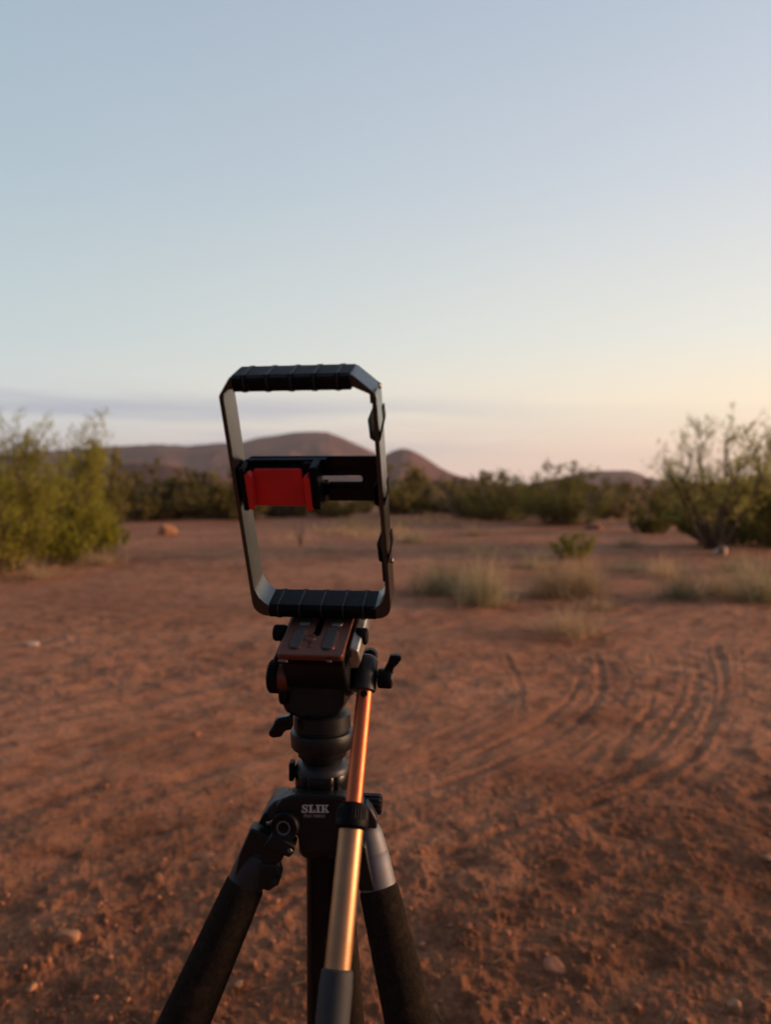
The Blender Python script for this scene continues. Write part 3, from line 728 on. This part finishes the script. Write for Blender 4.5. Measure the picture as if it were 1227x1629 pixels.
# lettering
def letters():
    Y = .5901; z0 = W(0, 1293, Y).z; cap = W(0, 1280.5, Y).z - z0; x0 = W(480, 1287, Y).x; wid = W(522.5, 1287, Y).x - x0
    m = MB(); fn = lambda p, q, t: Vector((x0 + p, t, z0 + q))
    def bar(a, b, c, d): m.prism([(a * wid, b * cap), (c * wid, b * cap), (c * wid, d * cap), (a * wid, d * cap)], Y, Y + .0006, fn)
    # S : thick spine
    pts = [(.205, .72), (.20, .86), (.13, .97), (.08, .94), (.035, .84), (.045, .68), (.10, .55), (.17, .44), (.205, .30), (.18, .12), (.115, .03), (.05, .10), (.03, .28)]
    wt = [.020, .030, .032, .030, .042, .050, .055, .055, .048, .036, .032, .030, .020]
    for i in range(len(pts) - 1):
        (ax_, ay), (bx, by) = pts[i], pts[i + 1]; dx, dy = (bx - ax_) * wid, (by - ay) * cap; l = math.hypot(dx, dy); nx, ny = -dy / l, dx / l; a, b = wt[i] * wid * .62, wt[i + 1] * wid * .62
        m.prism([(ax_ * wid - nx * a - dx * .1, ay * cap - ny * a), (bx * wid - nx * b, by * cap - ny * b), (bx * wid + nx * b, by * cap + ny * b), (ax_ * wid + nx * a, ay * cap + ny * a)], Y - i * .000004, Y + .0006, fn)
    bar(.185, .64, .225, 1.0); bar(.005, 0, .045, .34)
    # L
    bar(.255, .86, .43, 1.0); bar(.295, .14, .385, .86); bar(.255, 0, .50, .14); bar(.455, .14, .50, .42)
    # I
    bar(.525, .86, .70, 1.0); bar(.568, .14, .658, .86); bar(.525, 0, .70, .14)
    # K
    bar(.72, .86, .86, 1.0); bar(.755, .14, .84, .86); bar(.72, 0, .86, .14)
    m.prism([(.8405 * wid, .40 * cap), (.925 * wid, .86 * cap), (.975 * wid, .86 * cap), (.8405 * wid, .24 * cap)], Y + .00001, Y + .0006, fn)
    m.prism([(.865 * wid, .47 * cap), (.91 * wid, .60 * cap), (1.0 * wid, .14 * cap), (.925 * wid, .14 * cap)], Y + .00002, Y + .0006, fn)
    bar(.885, .86, 1.0, 1.0); bar(.895, 0, 1.02, .14)
    m.put('maker_lettering', M['white'], spider)
    cu = bpy.data.curves.new('t', 'FONT'); cu.body = 'PRO 700DX'; cu.size = .0033; cu.extrude = .0001; cu.offset = .00005; cu.align_x = 'CENTER'
    to = bpy.data.objects.new('t', cu); C.objects.link(to); bpy.context.view_layer.update()
    me = bpy.data.meshes.new_from_object(to.evaluated_get(bpy.context.evaluated_depsgraph_get())); bpy.data.objects.remove(to)
    p = W(500.5, 1300.5, .5900); me.transform(Matrix.Translation(p) @ Matrix.Rotation(math.pi / 2, 4, 'X'))
    link('model_lettering', me, M['grey'], spider)
letters()
# platform ring above the spider
ribs = lambda a, t: 1 - .06 * max(0, math.cos(a * 6)) ** 10
zlathe([(1208, 30), (1210, 36), (1214, 41), (1219, 43.5), (1223, 44)], seg=96).put('platform_collar', M['castdark'], trip, 'auto')
pl = zlathe([(1223, 42.5), (1225, 44), (1250, 43.5), (1254, 41), (1256, 37)], rfn=ribs, seg=140).put('platform_ring', M['gloss'], trip, 'auto')
m = MB(); a = W(465, 1225, .615); m.box((a.x - .0022, a.y - .006, a.z - .0075), (a.x + .002, a.y + .006, a.z + .0075)); m.put('release_tab', M['plastic'], trip, 'auto', .0012)
# lock knob at the right of the spider
m = MB(); kf = lambda a, t: 1 - .10 * (.5 + .5 * math.cos(a * 12)) ** 2
o_ = W(575, 1278, .622); m.lathe([(0, .0075), (.002, .0085), (.0155, .0085), (.0172, .0070)], o_, (1, -.12, 0), 96, kf); m.lathe([(-.012, .0045), (.001, .0045)], o_, (1, -.12, 0), 24)
m.put('column_lock_knob', M['gloss'], trip, 'auto')

# ---- legs
def leg(top, mid, foot_dir_z=0.012, r0=.0160, r1=.0195, casting=None, cast_len=0):
    """top, mid: two points on the leg axis where the foam begins and where it leaves the photo"""
    d = (mid - top).normalized(); e = MB()
    root = None
    Lf = .42; t_foot = (top.z - foot_dir_z) / -d.z
    prof = [(0, r0 * .93), (.002, r0)]
    Lm = (mid - top).length
    for i in range(1, 25):
        t = Lf * i / 24; prof.append((t, r0 + (r1 - r0) * min(1, t / Lm)))
    prof.append((Lf + .003, r1 * .9))
    e.lathe(prof, top, d, 48); leg_o = e.put('leg', M['foam'], trip, 'auto'); leg_o['label'] = casting[1]
    lo = MB(); lo.lathe([(Lf - .01, .0135), (Lf + .03, .0135), (Lf + .031, .0155), (Lf + .06, .0155), (Lf + .061, .0115), (Lf + .33, .0115), (Lf + .331, .013), (Lf + .36, .013), (Lf + .361, .0095), (t_foot - .02, .0095)], top, d, 32)
    lo.put('leg_tube', M['column'], leg_o, 'auto')
    ft = MB(); ft.lathe([(t_foot - .04, .011), (t_foot - .035, .014), (t_foot - .008, .016), (t_foot + .004, .012)], top, d, 24); ft.put('rubber_foot', M['plastic'], leg_o, 'auto')
    return leg_o, d
LT = W(391, 1405, .600); LM = W(292, 1629, .572)
legL, dL = leg(LT, LM, casting=('', 'leg spread to the left with a dark hinge casting'))
RT = W(602, 1411, .603); RM = W(653, 1629, .572)
legR, dR = leg(RT, RM, casting=('', 'leg spread to the right under a silver grey casting'))
BT = W(530, 1395, .680); BM = W(552, 1629, .774)
legB, dB = leg(BT, BM, r0=.0175, r1=.0185, casting=('', 'rear leg, mostly hidden behind the pan handle'))
# castings
def casting(leg_o, top, hinge, d, r_top, r_bot, m_, seam=True):
    ax = (top - hinge); L_ = ax.length; c = MB()
    prof = [(-.004, r_top * .55), (-.001, r_top * .82), (.004, r_top * .95), (.010, r_top), (L_ * .40, r_top + (r_bot - r_top) * .40)]
    if seam: prof += [(L_ * .41, r_top + (r_bot - r_top) * .40 - .0005), (L_ * .425, r_top + (r_bot - r_top) * .40 - .0005), (L_ * .44, r_top + (r_bot - r_top) * .44)]
    prof += [(L_ * .7, r_top + (r_bot - r_top) * .75), (L_ + .006, r_bot)]
    c.lathe(prof, hinge, ax, 48)
    return c.put('hinge_casting', m_, leg_o, 'auto')
HL = W(427, 1318, .606)
casting(legL, LT, HL, dL, .0135, .0150, M['castdark'])
HR = W(584, 1318, .612)
casting(legR, RT, HR, dR, .0125, .0150, M['cast'])  # same paint as the left casting, sky light put into its colour
HB = W(520, 1320, .660); casting(legB, BT, HB, dB, .0135, .0150, M['castdark'])
# left hinge disc with its hex bolt, latch plate, knuckle
def disc(m, c, r, t, ax=(0, 1, 0), seg=48, ch=.0012): m.lathe([(0, r - ch), (ch, r), (t, r)], c, ax, seg); return m
nrm = Vector((.12, 1, -.05)).normalized()
h = MB(); disc(h, W(452, 1317, .585), .0112, .022, nrm); h.put('hinge_disc', M['spider'], legL, 'auto')
h = MB(); c0 = W(451, 1317, .5846); 
h.lathe([(0, .0026), (0.0001, .0042), (-.0009, .0046), (-.0009, .0054), (.0003, .0058), (.002, .0058)], c0, nrm, 32); h.put('hinge_bolt', M['cast'], legL, 'auto')
h = MB(); h.lathe([(-.0008, .0095), (-.0012, .0100), (-.0008, .0106), (.001, .0107)], c0 + nrm * .0006, nrm, 48); h.lathe([(-.00115, .0023), (.0005, .0023)], c0, nrm, 6); h.put('bolt_ring', M['gloss'], legL, 'auto')
flat = lambda Y0: (lambda p, q, t: Vector((W(p, q, Y0).x, t, W(p, q, Y0).z)))
h = MB(); h.prism([(433, 1327), (470, 1347), (468, 1356), (460, 1365), (450, 1361), (419, 1347)], .583, .600, flat(.583)); h.put('angle_latch', M['spider'], legL, 'auto', .0010)
h = MB(); disc(h, W(461, 1354, .5824), .0020, .002, seg=6, ch=.0003); h.put('latch_screw', M['screw'], legL)
h = MB(); h.prism([(398, 1318), (440, 1334), (452, 1362), (447, 1372), (436, 1376), (444, 1384), (447, 1396), (443, 1408), (428, 1419), (396, 1410), (372, 1396), (380, 1360)], .590, .606, flat(.590)); h.put('casting_cover', M['spider'], legL, 'auto', .0018, segs=3)
h = MB(); h.lathe([(0, .0016), (.0001, .0022), (-.0006, .0026), (-.0006, .0031), (.0006, .0033)], W(438, 1403, .5895), (0, 1, 0), 24); h.put('casting_bolt', M['castdark'], legL, 'auto')
h = MB(); h.prism([(400, 1374), (440, 1376), (445, 1380), (404, 1381)], .5888, .5915, flat(.589)); h.put('casting_step', M['castdark'], legL, 'auto', .0005)
# left shoulder of the spider, over the hinge
h = MB(); h.prism([(417, 1297), (428, 1280), (437, 1271), (452, 1266), (462, 1275), (452, 1292), (432, 1302), (420, 1304)], .594, .622, flat(.60)); h.put('shoulder', M['castdark'], spider, 'auto', .002, segs=3)
h = MB(); h.prism([(414, 1303), (421, 1288), (428, 1292), (424, 1306)], .590, .618, flat(.60)); h.put('shoulder_stop', M['gloss'], spider, 'auto', .001)
h = MB(); h.prism([(583, 1276), (592, 1283), (601, 1300), (600, 1314), (584, 1312), (572, 1296)], .600, .624, flat(.607)); h.put('shoulder', M['castdark'], spider, 'auto', .002, segs=3)
# dark latch on the inner side of the right casting
h = MB(); h.prism([(566, 1330), (583, 1342), (588, 1372), (597, 1412), (572, 1412), (562, 1372)], .586, .600, flat(.592)); h.put('casting_cover', M['spider'], legR, 'auto', .0015)

# ---- fluid head: pan base
head = zlathe([(1122, 20), (1128, 26), (1130.5, 40), (1131.5, 42), (1134, 45), (1155, 46), (1156.5, 44), (1159, 44), (1160.5, 49.5), (1163, 51), (1184, 50), (1187, 48), (1188.5, 40), (1199, 39), (1204, 34), (1206, 33), (1212, 31)], seg=96).put('fluid_head', M['spider'], trip, 'auto')
h = MB(); disc(h, W(515, 1179, .5948), .0010, .002, seg=12, ch=.0002); h.put('set_screw', M['screw'], head)
h = MB(); disc(h, W(503, 1134, .6030), .0052, .004, (0, .35, -1), ch=.0006); h.put('bubble_level', M['gloss'], head, 'auto')
h = MB(); h.prism([(466, 1136), (445, 1139), (438, 1144), (435, 1152), (428, 1162), (430, 1169), (436, 1171), (449, 1169.5), (454, 1160), (466, 1158)], .598, .609, flat(.604)); h.put('pan_lock_lever', M['gloss'], head, 'auto', .0022, segs=3)
# yoke (does not tilt)
def rbox(m, c, s, M3=None):
    m.box((-s[0], -s[1], -s[2]), s, Matrix.Translation(c) @ (M3.to_4x4() if M3 else Matrix.Identity(4))); return m
PSI = R(8.28); TAU = R(24.55)
u = Vector((math.cos(PSI), -math.sin(PSI), 0)); v0 = Vector((math.sin(PSI), math.cos(PSI), 0)); zz = Vector((0, 0, 1))
v = v0 * math.cos(TAU) + zz * math.sin(TAU); wv = -v0 * math.sin(TAU) + zz * math.cos(TAU)
O = Vector((-.05093, .600, H - .10169))
def T(a, b, c): return O + u * a + v * b + wv * c             # tilted frame of plate and cage
MT = Matrix((u, v, wv)).transposed().to_4x4(); MT.translation = O
MY = Matrix((u, v0, zz)).transposed()
yc = W(505, 1098, .618); yc.y = .620
m = MB(); prof = [(-.026, -.006), (-.026, .012), (-.022, .020), (.022, .020), (.026, .012), (.026, -.006), (.022, -.0145), (.012, -.0185), (-.012, -.0185), (-.022, -.0145)]
m.prism([(p[0], p[1]) for p in prof], -.020, .022, lambda p, q, t: yc + u * p + v0 * t + zz * q)
m.put('head_body', M['spider'], head, 'auto', .003, segs=3)
# drum along the tilt axis
dc = T(-.001, .0, -.052)
m = MB(); m.lathe([(-.0275, .014), (-.0265, .0185), (-.023, .0205), (.020, .0205), (.0235, .0185), (.0245, .015)], dc, u, 64); m.put('tilt_drum', M['spider'], head, 'auto')
# left drag knob, ribbed
kn = lambda a, t: 1 - .035 * (.5 + .5 * math.cos(a * 30))
kc = W(446, 1076, .600)
m = MB(); m.lathe([(-.0005, .0125), (.001, .0135), (.0070, .0135), (.0085, .0120)], kc, -u, 180, kn); m.put('drag_knob', M['plastic'], head, 'auto')
m = MB(); m.lathe([(-.008, .0110), (0, .0120)], kc, -u, 48); m.put('knob_collar', M['plate'], head, 'auto')
m = MB(); m.lathe([(0, .0075), (.0018, .0085), (.006, .0085), (.007, .0070)], W(460, 1104, .604), -u, 48, lambda a, t: 1 - .05 * (.5 + .5 * math.cos(a * 16))); m.put('tilt_lock', M['plastic'], head, 'auto')
# tilting block under the plate
m = MB(); m.prism([(-.040, -.0095), (.034, -.0095), (.030, -.032), (.016, -.058), (-.016, -.060), (-.030, -.046), (-.037, -.028)], -.0245, .0225, lambda p, q, t: T(t * 1.06, p, q)); m.put('tilt_block', M['spider'], head, 'auto', .002, segs=3)
# clamp receiver for the plate
m = MB(); m.box((-.0285, -.046, -.0120), (.0250, .046, -.0062), MT); m.put('plate_receiver', M['plastic'], head, 'auto', .001)
m = MB(); m.prism([(.0285, -.003), (.0345, -.006), (.0360, -.016), (.033, -.023), (.026, -.023), (.0262, -.0125), (.0285, -.0125)], -.034, .046, lambda p, q, t: T(p, t, q)); m.put('receiver_side', M['side'], head, 'auto', .0012)
m = MB(); m.lathe([(0, .0062), (.001, .0068), (.008, .0068), (.009, .006)], T(.0290, -.011, -.009), u, 40, lambda a, t: 1 - .06 * (.5 + .5 * math.cos(a * 12))); m.put('plate_lock_knob', M['plastic'], head, 'auto')
m = MB(); m.lathe([(0, .0062), (.001, .0068), (.0085, .0068), (.0098, .006)], T(-.0285, -.008, -.010), -u, 40, lambda a, t: 1 - .06 * (.5 + .5 * math.cos(a * 12))); m.put('safety_knob', M['plastic'], head, 'auto')
m = MB()
for (a, b) in ((442, 457), (519, 527)): m.prism([(a, 1050), (b, 1051), (b, 1054.5), (a, 1053.5)], .5535, .556, flat(.5535))
m.put('plate_stop', M['screw'], head, 'auto', .0004)
# quick-release plate with slot, pads, screws
def slab_with_hole(poly, hole, lo, hi, fn):
    bm = bmesh.new(); vs = []
    o1 = [bm.verts.new(fn(p[0], p[1], hi)) for p in poly]; o2 = [bm.verts.new(fn(p[0], p[1], hi)) for p in hole]
    E = [bm.edges.new((o1[i], o1[(i + 1) % len(o1)])) for i in range(len(o1))] + [bm.edges.new((o2[i], o2[(i + 1) % len(o2)])) for i in range(len(o2))]
    r_ = bmesh.ops.triangle_fill(bm, edges=E, use_beauty=True)
    faces = [g for g in bm.faces]
    ex = bmesh.ops.extrude_face_region(bm, geom=faces)
    dv = fn(0, 0, lo) - fn(0, 0, hi)
    for g in ex['geom']:
        if isinstance(g, bmesh.types.BMVert): g.co += dv
    bmesh.ops.recalc_face_normals(bm, faces=bm.faces); bmesh.ops.dissolve_limit(bm, angle_limit=.01, verts=bm.verts, edges=bm.edges)
    me = bpy.data.meshes.new('slab'); bm.to_mesh(me); bm.free(); return me
def rrect(x0, y0, x1, y1, r, n=5):
    pts = []
    for (cx_, cy_, a0) in ((x1 - r, y1 - r, 0), (x0 + r, y1 - r, 90), (x0 + r, y0 + r, 180), (x1 - r, y0 + r, 270)):
        for i in range(n + 1):
            a = R(a0 + 90 * i / n); pts.append((cx_ + r * math.cos(a), cy_ + r * math.sin(a)))
    return pts
fnT = lambda p, q, t: T(p, q, t)
me = slab_with_hole(rrect(-.0250, -.0480, .0255, .0440, .0035), rrect(-.0025, -.0230, .0025, .030, .0024), -.0062, -.0012, fnT)
plate = link('quick_release_plate', me, M['plate'], head, bevel=.0009); s_auto(plate)
m = MB()
for s_ in (-1, 1):
    m.prism(rrect(-.0182 + (0 if s_ < 0 else .0255), -.0400, -.0090 + (0 if s_ < 0 else .0255), -.0135, .0040), -.0014, -.0002, fnT)
m.put('rubber_pad', M['rubber'], plate, 'auto', .0003)
m = MB()
for s_ in (-1, 1):
    ring = rrect(-.0190 + (0 if s_ < 0 else .0255), -.0408, -.0082 + (0 if s_ < 0 else .0255), -.0127, .0046)
    for a, b in zip(ring, ring[1:] + ring[:1]): m.tube(T(a[0], a[1], -.0011), T(b[0], b[1], -.0011), .00032, seg=6)
m.put('pad_groove', M['plate'], plate, 'auto')
m = MB(); m.lathe([(-.004, .0028), (-.0008, .0028), (-.0004, .0034), (-.0006, .0044), (-.0014, .0048)], T(-.0035, -.0262, 0), wv, 32); m.put('camera_screw', M['plate'], plate, 'auto')
m = MB(); m.lathe([(-.0035, .0014), (-.0008, .0016), (-.0005, .0022), (-.0013, .0030)], T(-.0025, -.0350, 0), wv, 24); m.put('pin_hole', M['plate'], plate, 'auto')
m = MB()
for a in (-.0125, .0135): m.lathe([(-.0014, .0048), (-.0006, .0046), (-.0003, .0040)], T(a, -.0060, 0), wv, 32)
m.put('plate_screw', M['screw'], plate, 'auto')

# ---- pan handle boss, handle
HA = W(582.5, 1075, .603); HBt = W(528.5, 1629, .488); hd = (HBt - HA).normalized()
def hp(py):   # point along the handle seen at image row py
    best = None
    for i in range(0, 4001):
        P = HA + hd * (.25 * i / 4000); fw = P.y * math.cos(PITCH) - (P.z - H) * math.sin(PITCH); up = P.y * math.sin(PITCH) + (P.z - H) * math.cos(PITCH)
        if 814.5 - F * up / fw >= py: return P
    return P
P1 = hp(1098); P2 = hp(1277); P3 = hp(1311); P4 = hp(1541); P5 = HA + hd * .34
handle = MB(); handle.tube(P1 - hd * .02, P2 + hd * .004, .00625); handle = handle.put('pan_handle', M['copper'], trip, 'auto')
m = MB(); m.lathe([(-.002, .0086), (0, .0091), ((P4 - P3).length + .006, .0091)], P3, hd, 48); m.put('lower_tube', M['gold'], handle, 'auto')
L1 = (P3 - P2).length
m = MB(); m.lathe([(0, .0078), (.0015, .0100), (.004, .0114), (.0055, .0118), (L1 - .003, .0122)], P2, hd, 180, lambda a, t: 1 - (.045 * (.5 + .5 * math.cos(a * 34)) ** 2 if .0035 < t < L1 - .002 else 0)); m.put('twist_lock', M['plastic'], handle, 'auto')
m = MB(); m.lathe([(L1 - .003, .0121), (L1 - .0015, .0124), (L1 + .0015, .0122), (L1 + .0035, .0100)], P2, hd, 64); m.put('lock_rim', M['plastic'], handle, 'auto')
m = MB(); m.lathe([(0, .0094), (.0012, .0108), (.010, .0114), (.12, .0116), (.126, .010)], P4, hd, 48); m.put('handle_grip', M['grip'], handle, 'auto')
bd = (hd + Vector((0, -.1, 0))).normalized()
m = MB(); m.lathe([(-.0150, .0070), (-.0140, .0088), (-.0110, .0098), (.0100, .0101), (.0130, .0096), (.0134, .0085)], W(580.5, 1073, .602), hd, 64); boss = m.put('handle_clamp', M['castdark'], handle, 'auto')
m = MB(); a = W(560, 1074, .612); m.lathe([(-.012, .0115), (.008, .0115), (.0095, .0105)], a, u, 48); m.put('clamp_rosette', M['plastic'], handle, 'auto')
m = MB(); disc(m, W(589, 1046, .620), .0062, .010); m.put('clamp_bolt_cap', M['plastic'], handle, 'auto')
q = W(579, 1103.5, .5825); m = MB(); m.lathe([(0, .0014), (.0002, .0019), (-.0005, .0022), (-.0005, .0026), (.001, .0029), (.003, .0029)], q, (0, 1, -.3), 24); m.put('handle_screw', M['gloss'], handle, 'auto')
m = MB(); lc = W(602, 1079, .600); m.lathe([(0, .0072), (.001, .0078), (.0098, .0080), (.0112, .0070)], lc, u, 48); m.put('clamp_lever_hub', M['plastic'], handle, 'auto')
m = MB(); m.prism([(608, 1071), (613, 1062), (618, 1052), (621, 1041), (630, 1040.5), (639, 1042), (638.5, 1048), (633, 1055), (627, 1061), (624, 1071)], .595, .604, flat(.600)); m.put('clamp_lever', M['plastic'], handle, 'auto', .0014, segs=3)
m = MB(); m.lathe([(.0111, .0040), (.0120, .0034)], lc, u, 24); m.put('lever_screw', M['screw'], handle, 'auto')

# ================================================================== PHONE CAGE
cage = empty('phone_cage', T(0, .0125, 0), 'black two handled phone cage with red clamp pads, tilted on top of the tripod', 'phone cage')
W2 = .0562; HT = .198; D = .0255
def arc(cx_, cy_, r, a0, a1, n=4): return [(cx_ + r * math.cos(R(a0 + (a1 - a0) * i / n)), cy_ + r * math.sin(R(a0 + (a1 - a0) * i / n))) for i in range(n + 1)]
outer = arc(-W2 + .012, .012, .012, 180, 270) + arc(W2 - .011, .011, .011, 270, 360) + [(W2, HT - .016), (W2 - .0008, HT - .0135), (W2 - .0155, HT - .0004), (W2 - .0170, HT), (-W2 + .0110, HT), (-W2 + .0095, HT - .0006), (-W2 + .0004, HT - .0130), (-W2, HT - .0145)]
t_ = .0034; tb = .0090
inner = [(-W2 + t_, .026), (-W2 + t_ + .003, .0175), (-W2 + t_ + .007, .0125), (-W2 + t_ + .012, tb), (0 - .001, tb)] + [(W2 - t_ - .012, tb), (W2 - t_ - .006, .0125), (W2 - t_ - .0025, .0170), (W2 - t_, .025), (W2 - t_, .1)] + [(W2 - t_, HT - .0165), (W2 - t_ - .0018, HT - .0140), (W2 - t_ - .0125, HT - tb), (-W2 + t_ + .005, HT - tb), (-W2 + t_ + .0008, HT - .0115), (-W2 + t_, HT - .016), (-W2 + t_, .1), (-W2 + t_, .05)]
fnC = lambda p, q, t: T(p, t, q)
fr = link('frame', slab_with_hole(outer, inner, 0.0, D, fnC), M['cage'], cage, bevel=.0006); s_auto(fr, 25)
# moulded hand grips along the two bars
def grip(w0, w1, u0, u1, ribs_u, front_low, chL, chR):
    m = MB()
    y0, y1 = -.0012, D + .0012; b = .0030
    sec = [(y0, w0 + b), (y0 + b * .6, w0), (y1 - b * .6, w0), (y1, w0 + b), (y1, w1 - b), (y1 - b * .8, w1), (y0 + b * .8, w1), (y0, w1 - b)]
    m.prism(sec, u0, u1, lambda p, q, t: T(t, p, q))
    for r_ in ribs_u:
        cyy = (y0 + y1) / 2; cw = (w0 + w1) / 2
        m.prism([((p - cyy) * 1.03 + cyy, (q - cw) * 1.07 + cw) for p, q in sec], r_ - .0021, r_ + .0021, lambda p, q, t: T(t, p, q))
    g = m.put('hand_grip', M['plastic'], cage, 'auto', .0004)
    s_ = MB()
    for r_ in ribs_u:
        cyy = (y0 + y1) / 2; cw = (w0 + w1) / 2
        s_.prism([((p - cyy) * 1.037 + cyy, (q - cw) * 1.085 + cw) for p, q in sec], r_ - .00028, r_ + .00028, lambda p, q, t: T(t, p, q))
    s_.put('grip_seam', M['rib'], g, 'auto')  # pale lines hold the light caught along the ridges
    return g
grip(HT - .0110, HT + .0008, -.0450, .0390, [-.0364, -.0197, -.0028, .0136, .030], 0, 1, 1)
grip(-.0008, .0108, -.0430, .0440, [-.0351, -.0175, .0001, .0179, .034], 0, 1, 1)
m = MB(); m.lathe([(0, .0022), (.0006, .0019)], T(-.034, -.0013, HT - .0068), -v, 16); m.put('grip_screw', M['gloss'], cage, 'auto')
# cross plate with its slot
me = slab_with_hole([(-.0520, .0950), (-.0470, .0936), (.0525, .0936), (.0525, .1300), (-.0460, .1306), (-.0525, .1270)], rrect(-.0100, .1094, .0380, .1146, .0020), .0203, .0225, fnC)
cp = link('cross_plate', me, M['gloss'], cage, bevel=.0006); s_auto(cp)
m = MB()
for a in (.1195, .1050): m.box((.008, .0190, a - .0006), (.037, .0203, a + .0006), MT)
m.box((-.048, .0145, .1262), (.0125, .0203, .1300), MT)
m.put('plate_rib', M['plastic'], cp, 'auto', .0004)
# sprung phone clamp, with red pads
m = MB(); m.box((-.0462, .0090, .0950), (-.0040, .0166, .1260), MT); cl = m.put('phone_clamp', M['plastic'], cage, 'auto', .0012)
m = MB()
m.box((-.0505, -.0010, .0950), (-.0462, .0170, .1290), MT); m.box((-.0462, .0132, .0945), (-.0430, .0166, .1300), MT)
m.put('fixed_jaw', M['plastic'], cl, 'auto', .0012)
m = MB(); m.box((.0030, -.0010, .0962), (.0088, .0165, .1300), MT); m.box((-.0040, .0095, .0962), (.0030, .0165, .1290), MT); m.put('sliding_jaw', M['plastic'], cl, 'auto', .0012)
m = MB(); m.prism(rrect(-.0418, .0955, -.0045, .1256, .0020), .0072, .0092, fnC); m.put('back_pad', M['red'], cl, 'auto', .0006)
m = MB(); m.prism([(-.0462, .0975), (-.0442, .0955), (-.0415, .0968), (-.0408, .1225), (-.0432, .1256), (-.0462, .1245)], -.0012, .0070, fnC); m.put('jaw_pad', M['red'], cl, 'auto', .0008)
m = MB(); m.prism([(-.0020, .0955), (.0004, .0945), (.0030, .0958), (.0030, .1210), (.0004, .1235), (-.0022, .1210)], -.0012, .0080, fnC); m.put('jaw_pad', M['red'], cl, 'auto', .0008)
m = MB(); m.box((.0090, .0140, .0958), (.0120, .0175, .1010), MT); m.tube(T(.0095, .0150, .1120), T(.0135, .0150, .1120), .0019, seg=16); m.put('slide_pin', M['screw'], cl, 'auto', .0003)
# accessory shoes on the right side: a thin strip bent inwards and a slanting lip outwards
for (w0, w1) in ((.1490, .1745), (.0985, .1190), (.0500, .0765)):
    q = MB(); xi = W2 - t_; s = w1 - w0
    def strip(path, th, y0, y1):
        for (a, b) in zip(path[:-1], path[1:]):
            dx, dy = b[0] - a[0], b[1] - a[1]; l = math.hypot(dx, dy); nx, ny = dy / l * th, -dx / l * th
            q.prism([(a[0] - nx, a[1] - ny), (b[0] - nx, b[1] - ny), (b[0] + nx, b[1] + ny), (a[0] + nx, a[1] + ny)], y0, y1, fnC)
    strip([(xi + .0006, w1), (xi - .0036, w1 - s * .36), (xi - .0030, w0 + s * .10), (xi + .0004, w0)], .00045, .0010, D - .006)
    strip([(W2 - .0002, w0 + s * .02), (W2 + .0006, w0 + s * .16), (W2 + .0040, w0 + s * .66), (W2 + .0036, w0 + s * 1.02)], .00065, .0004, .0075)
    q.put('accessory_shoe', M['plastic'], cage, 'auto', .0002)
m = MB()
for (a, b) in ((.186, .0125), (.0430, .0180)): m.lathe([(0, .0022), (.0014, .0022), (.0020, .0014)], T(W2, b, a), u, 20)
m.put('side_screw', M['screw'], cage, 'auto')
m = MB(); m.box((W2 - t_ - .0014, .0006, .1770), (W2 - t_ + .0002, .010, .1850), MT); m.box((W2 - t_ - .0014, .0006, .0340), (W2 - t_ + .0002, .010, .0500), MT); m.put('corner_block', M['plastic'], cage, 'auto', .0004)

# ================================================================== HAZE
def haze():
    bm = bmesh.new(); bmesh.ops.create_cube(bm, size=1)
    zb, zt = -8.0, 215.0
    for v_ in bm.verts: v_.co = Vector((v_.co.x * 4700 * 2, v_.co.y * 4700 * 2, zb if v_.co.z < 0 else zt))
    me = bpy.data.meshes.new('haze'); bm.to_mesh(me); bm.free()
    m = bpy.data.materials.new('haze_air'); m.use_nodes = True; t = m.node_tree; t.nodes.clear()
    o = t.nodes.new('ShaderNodeOutputMaterial'); p = t.nodes.new('ShaderNodeVolumePrincipled')
    p.inputs['Color'].default_value = (.92, .88, .90, 1); p.inputs['Density'].default_value = .00011; p.inputs['Anisotropy'].default_value = .2
    t.links.new(p.outputs[0], o.inputs['Volume'])
    tag(link('haze', me, m), kind='stuff'); 
haze()
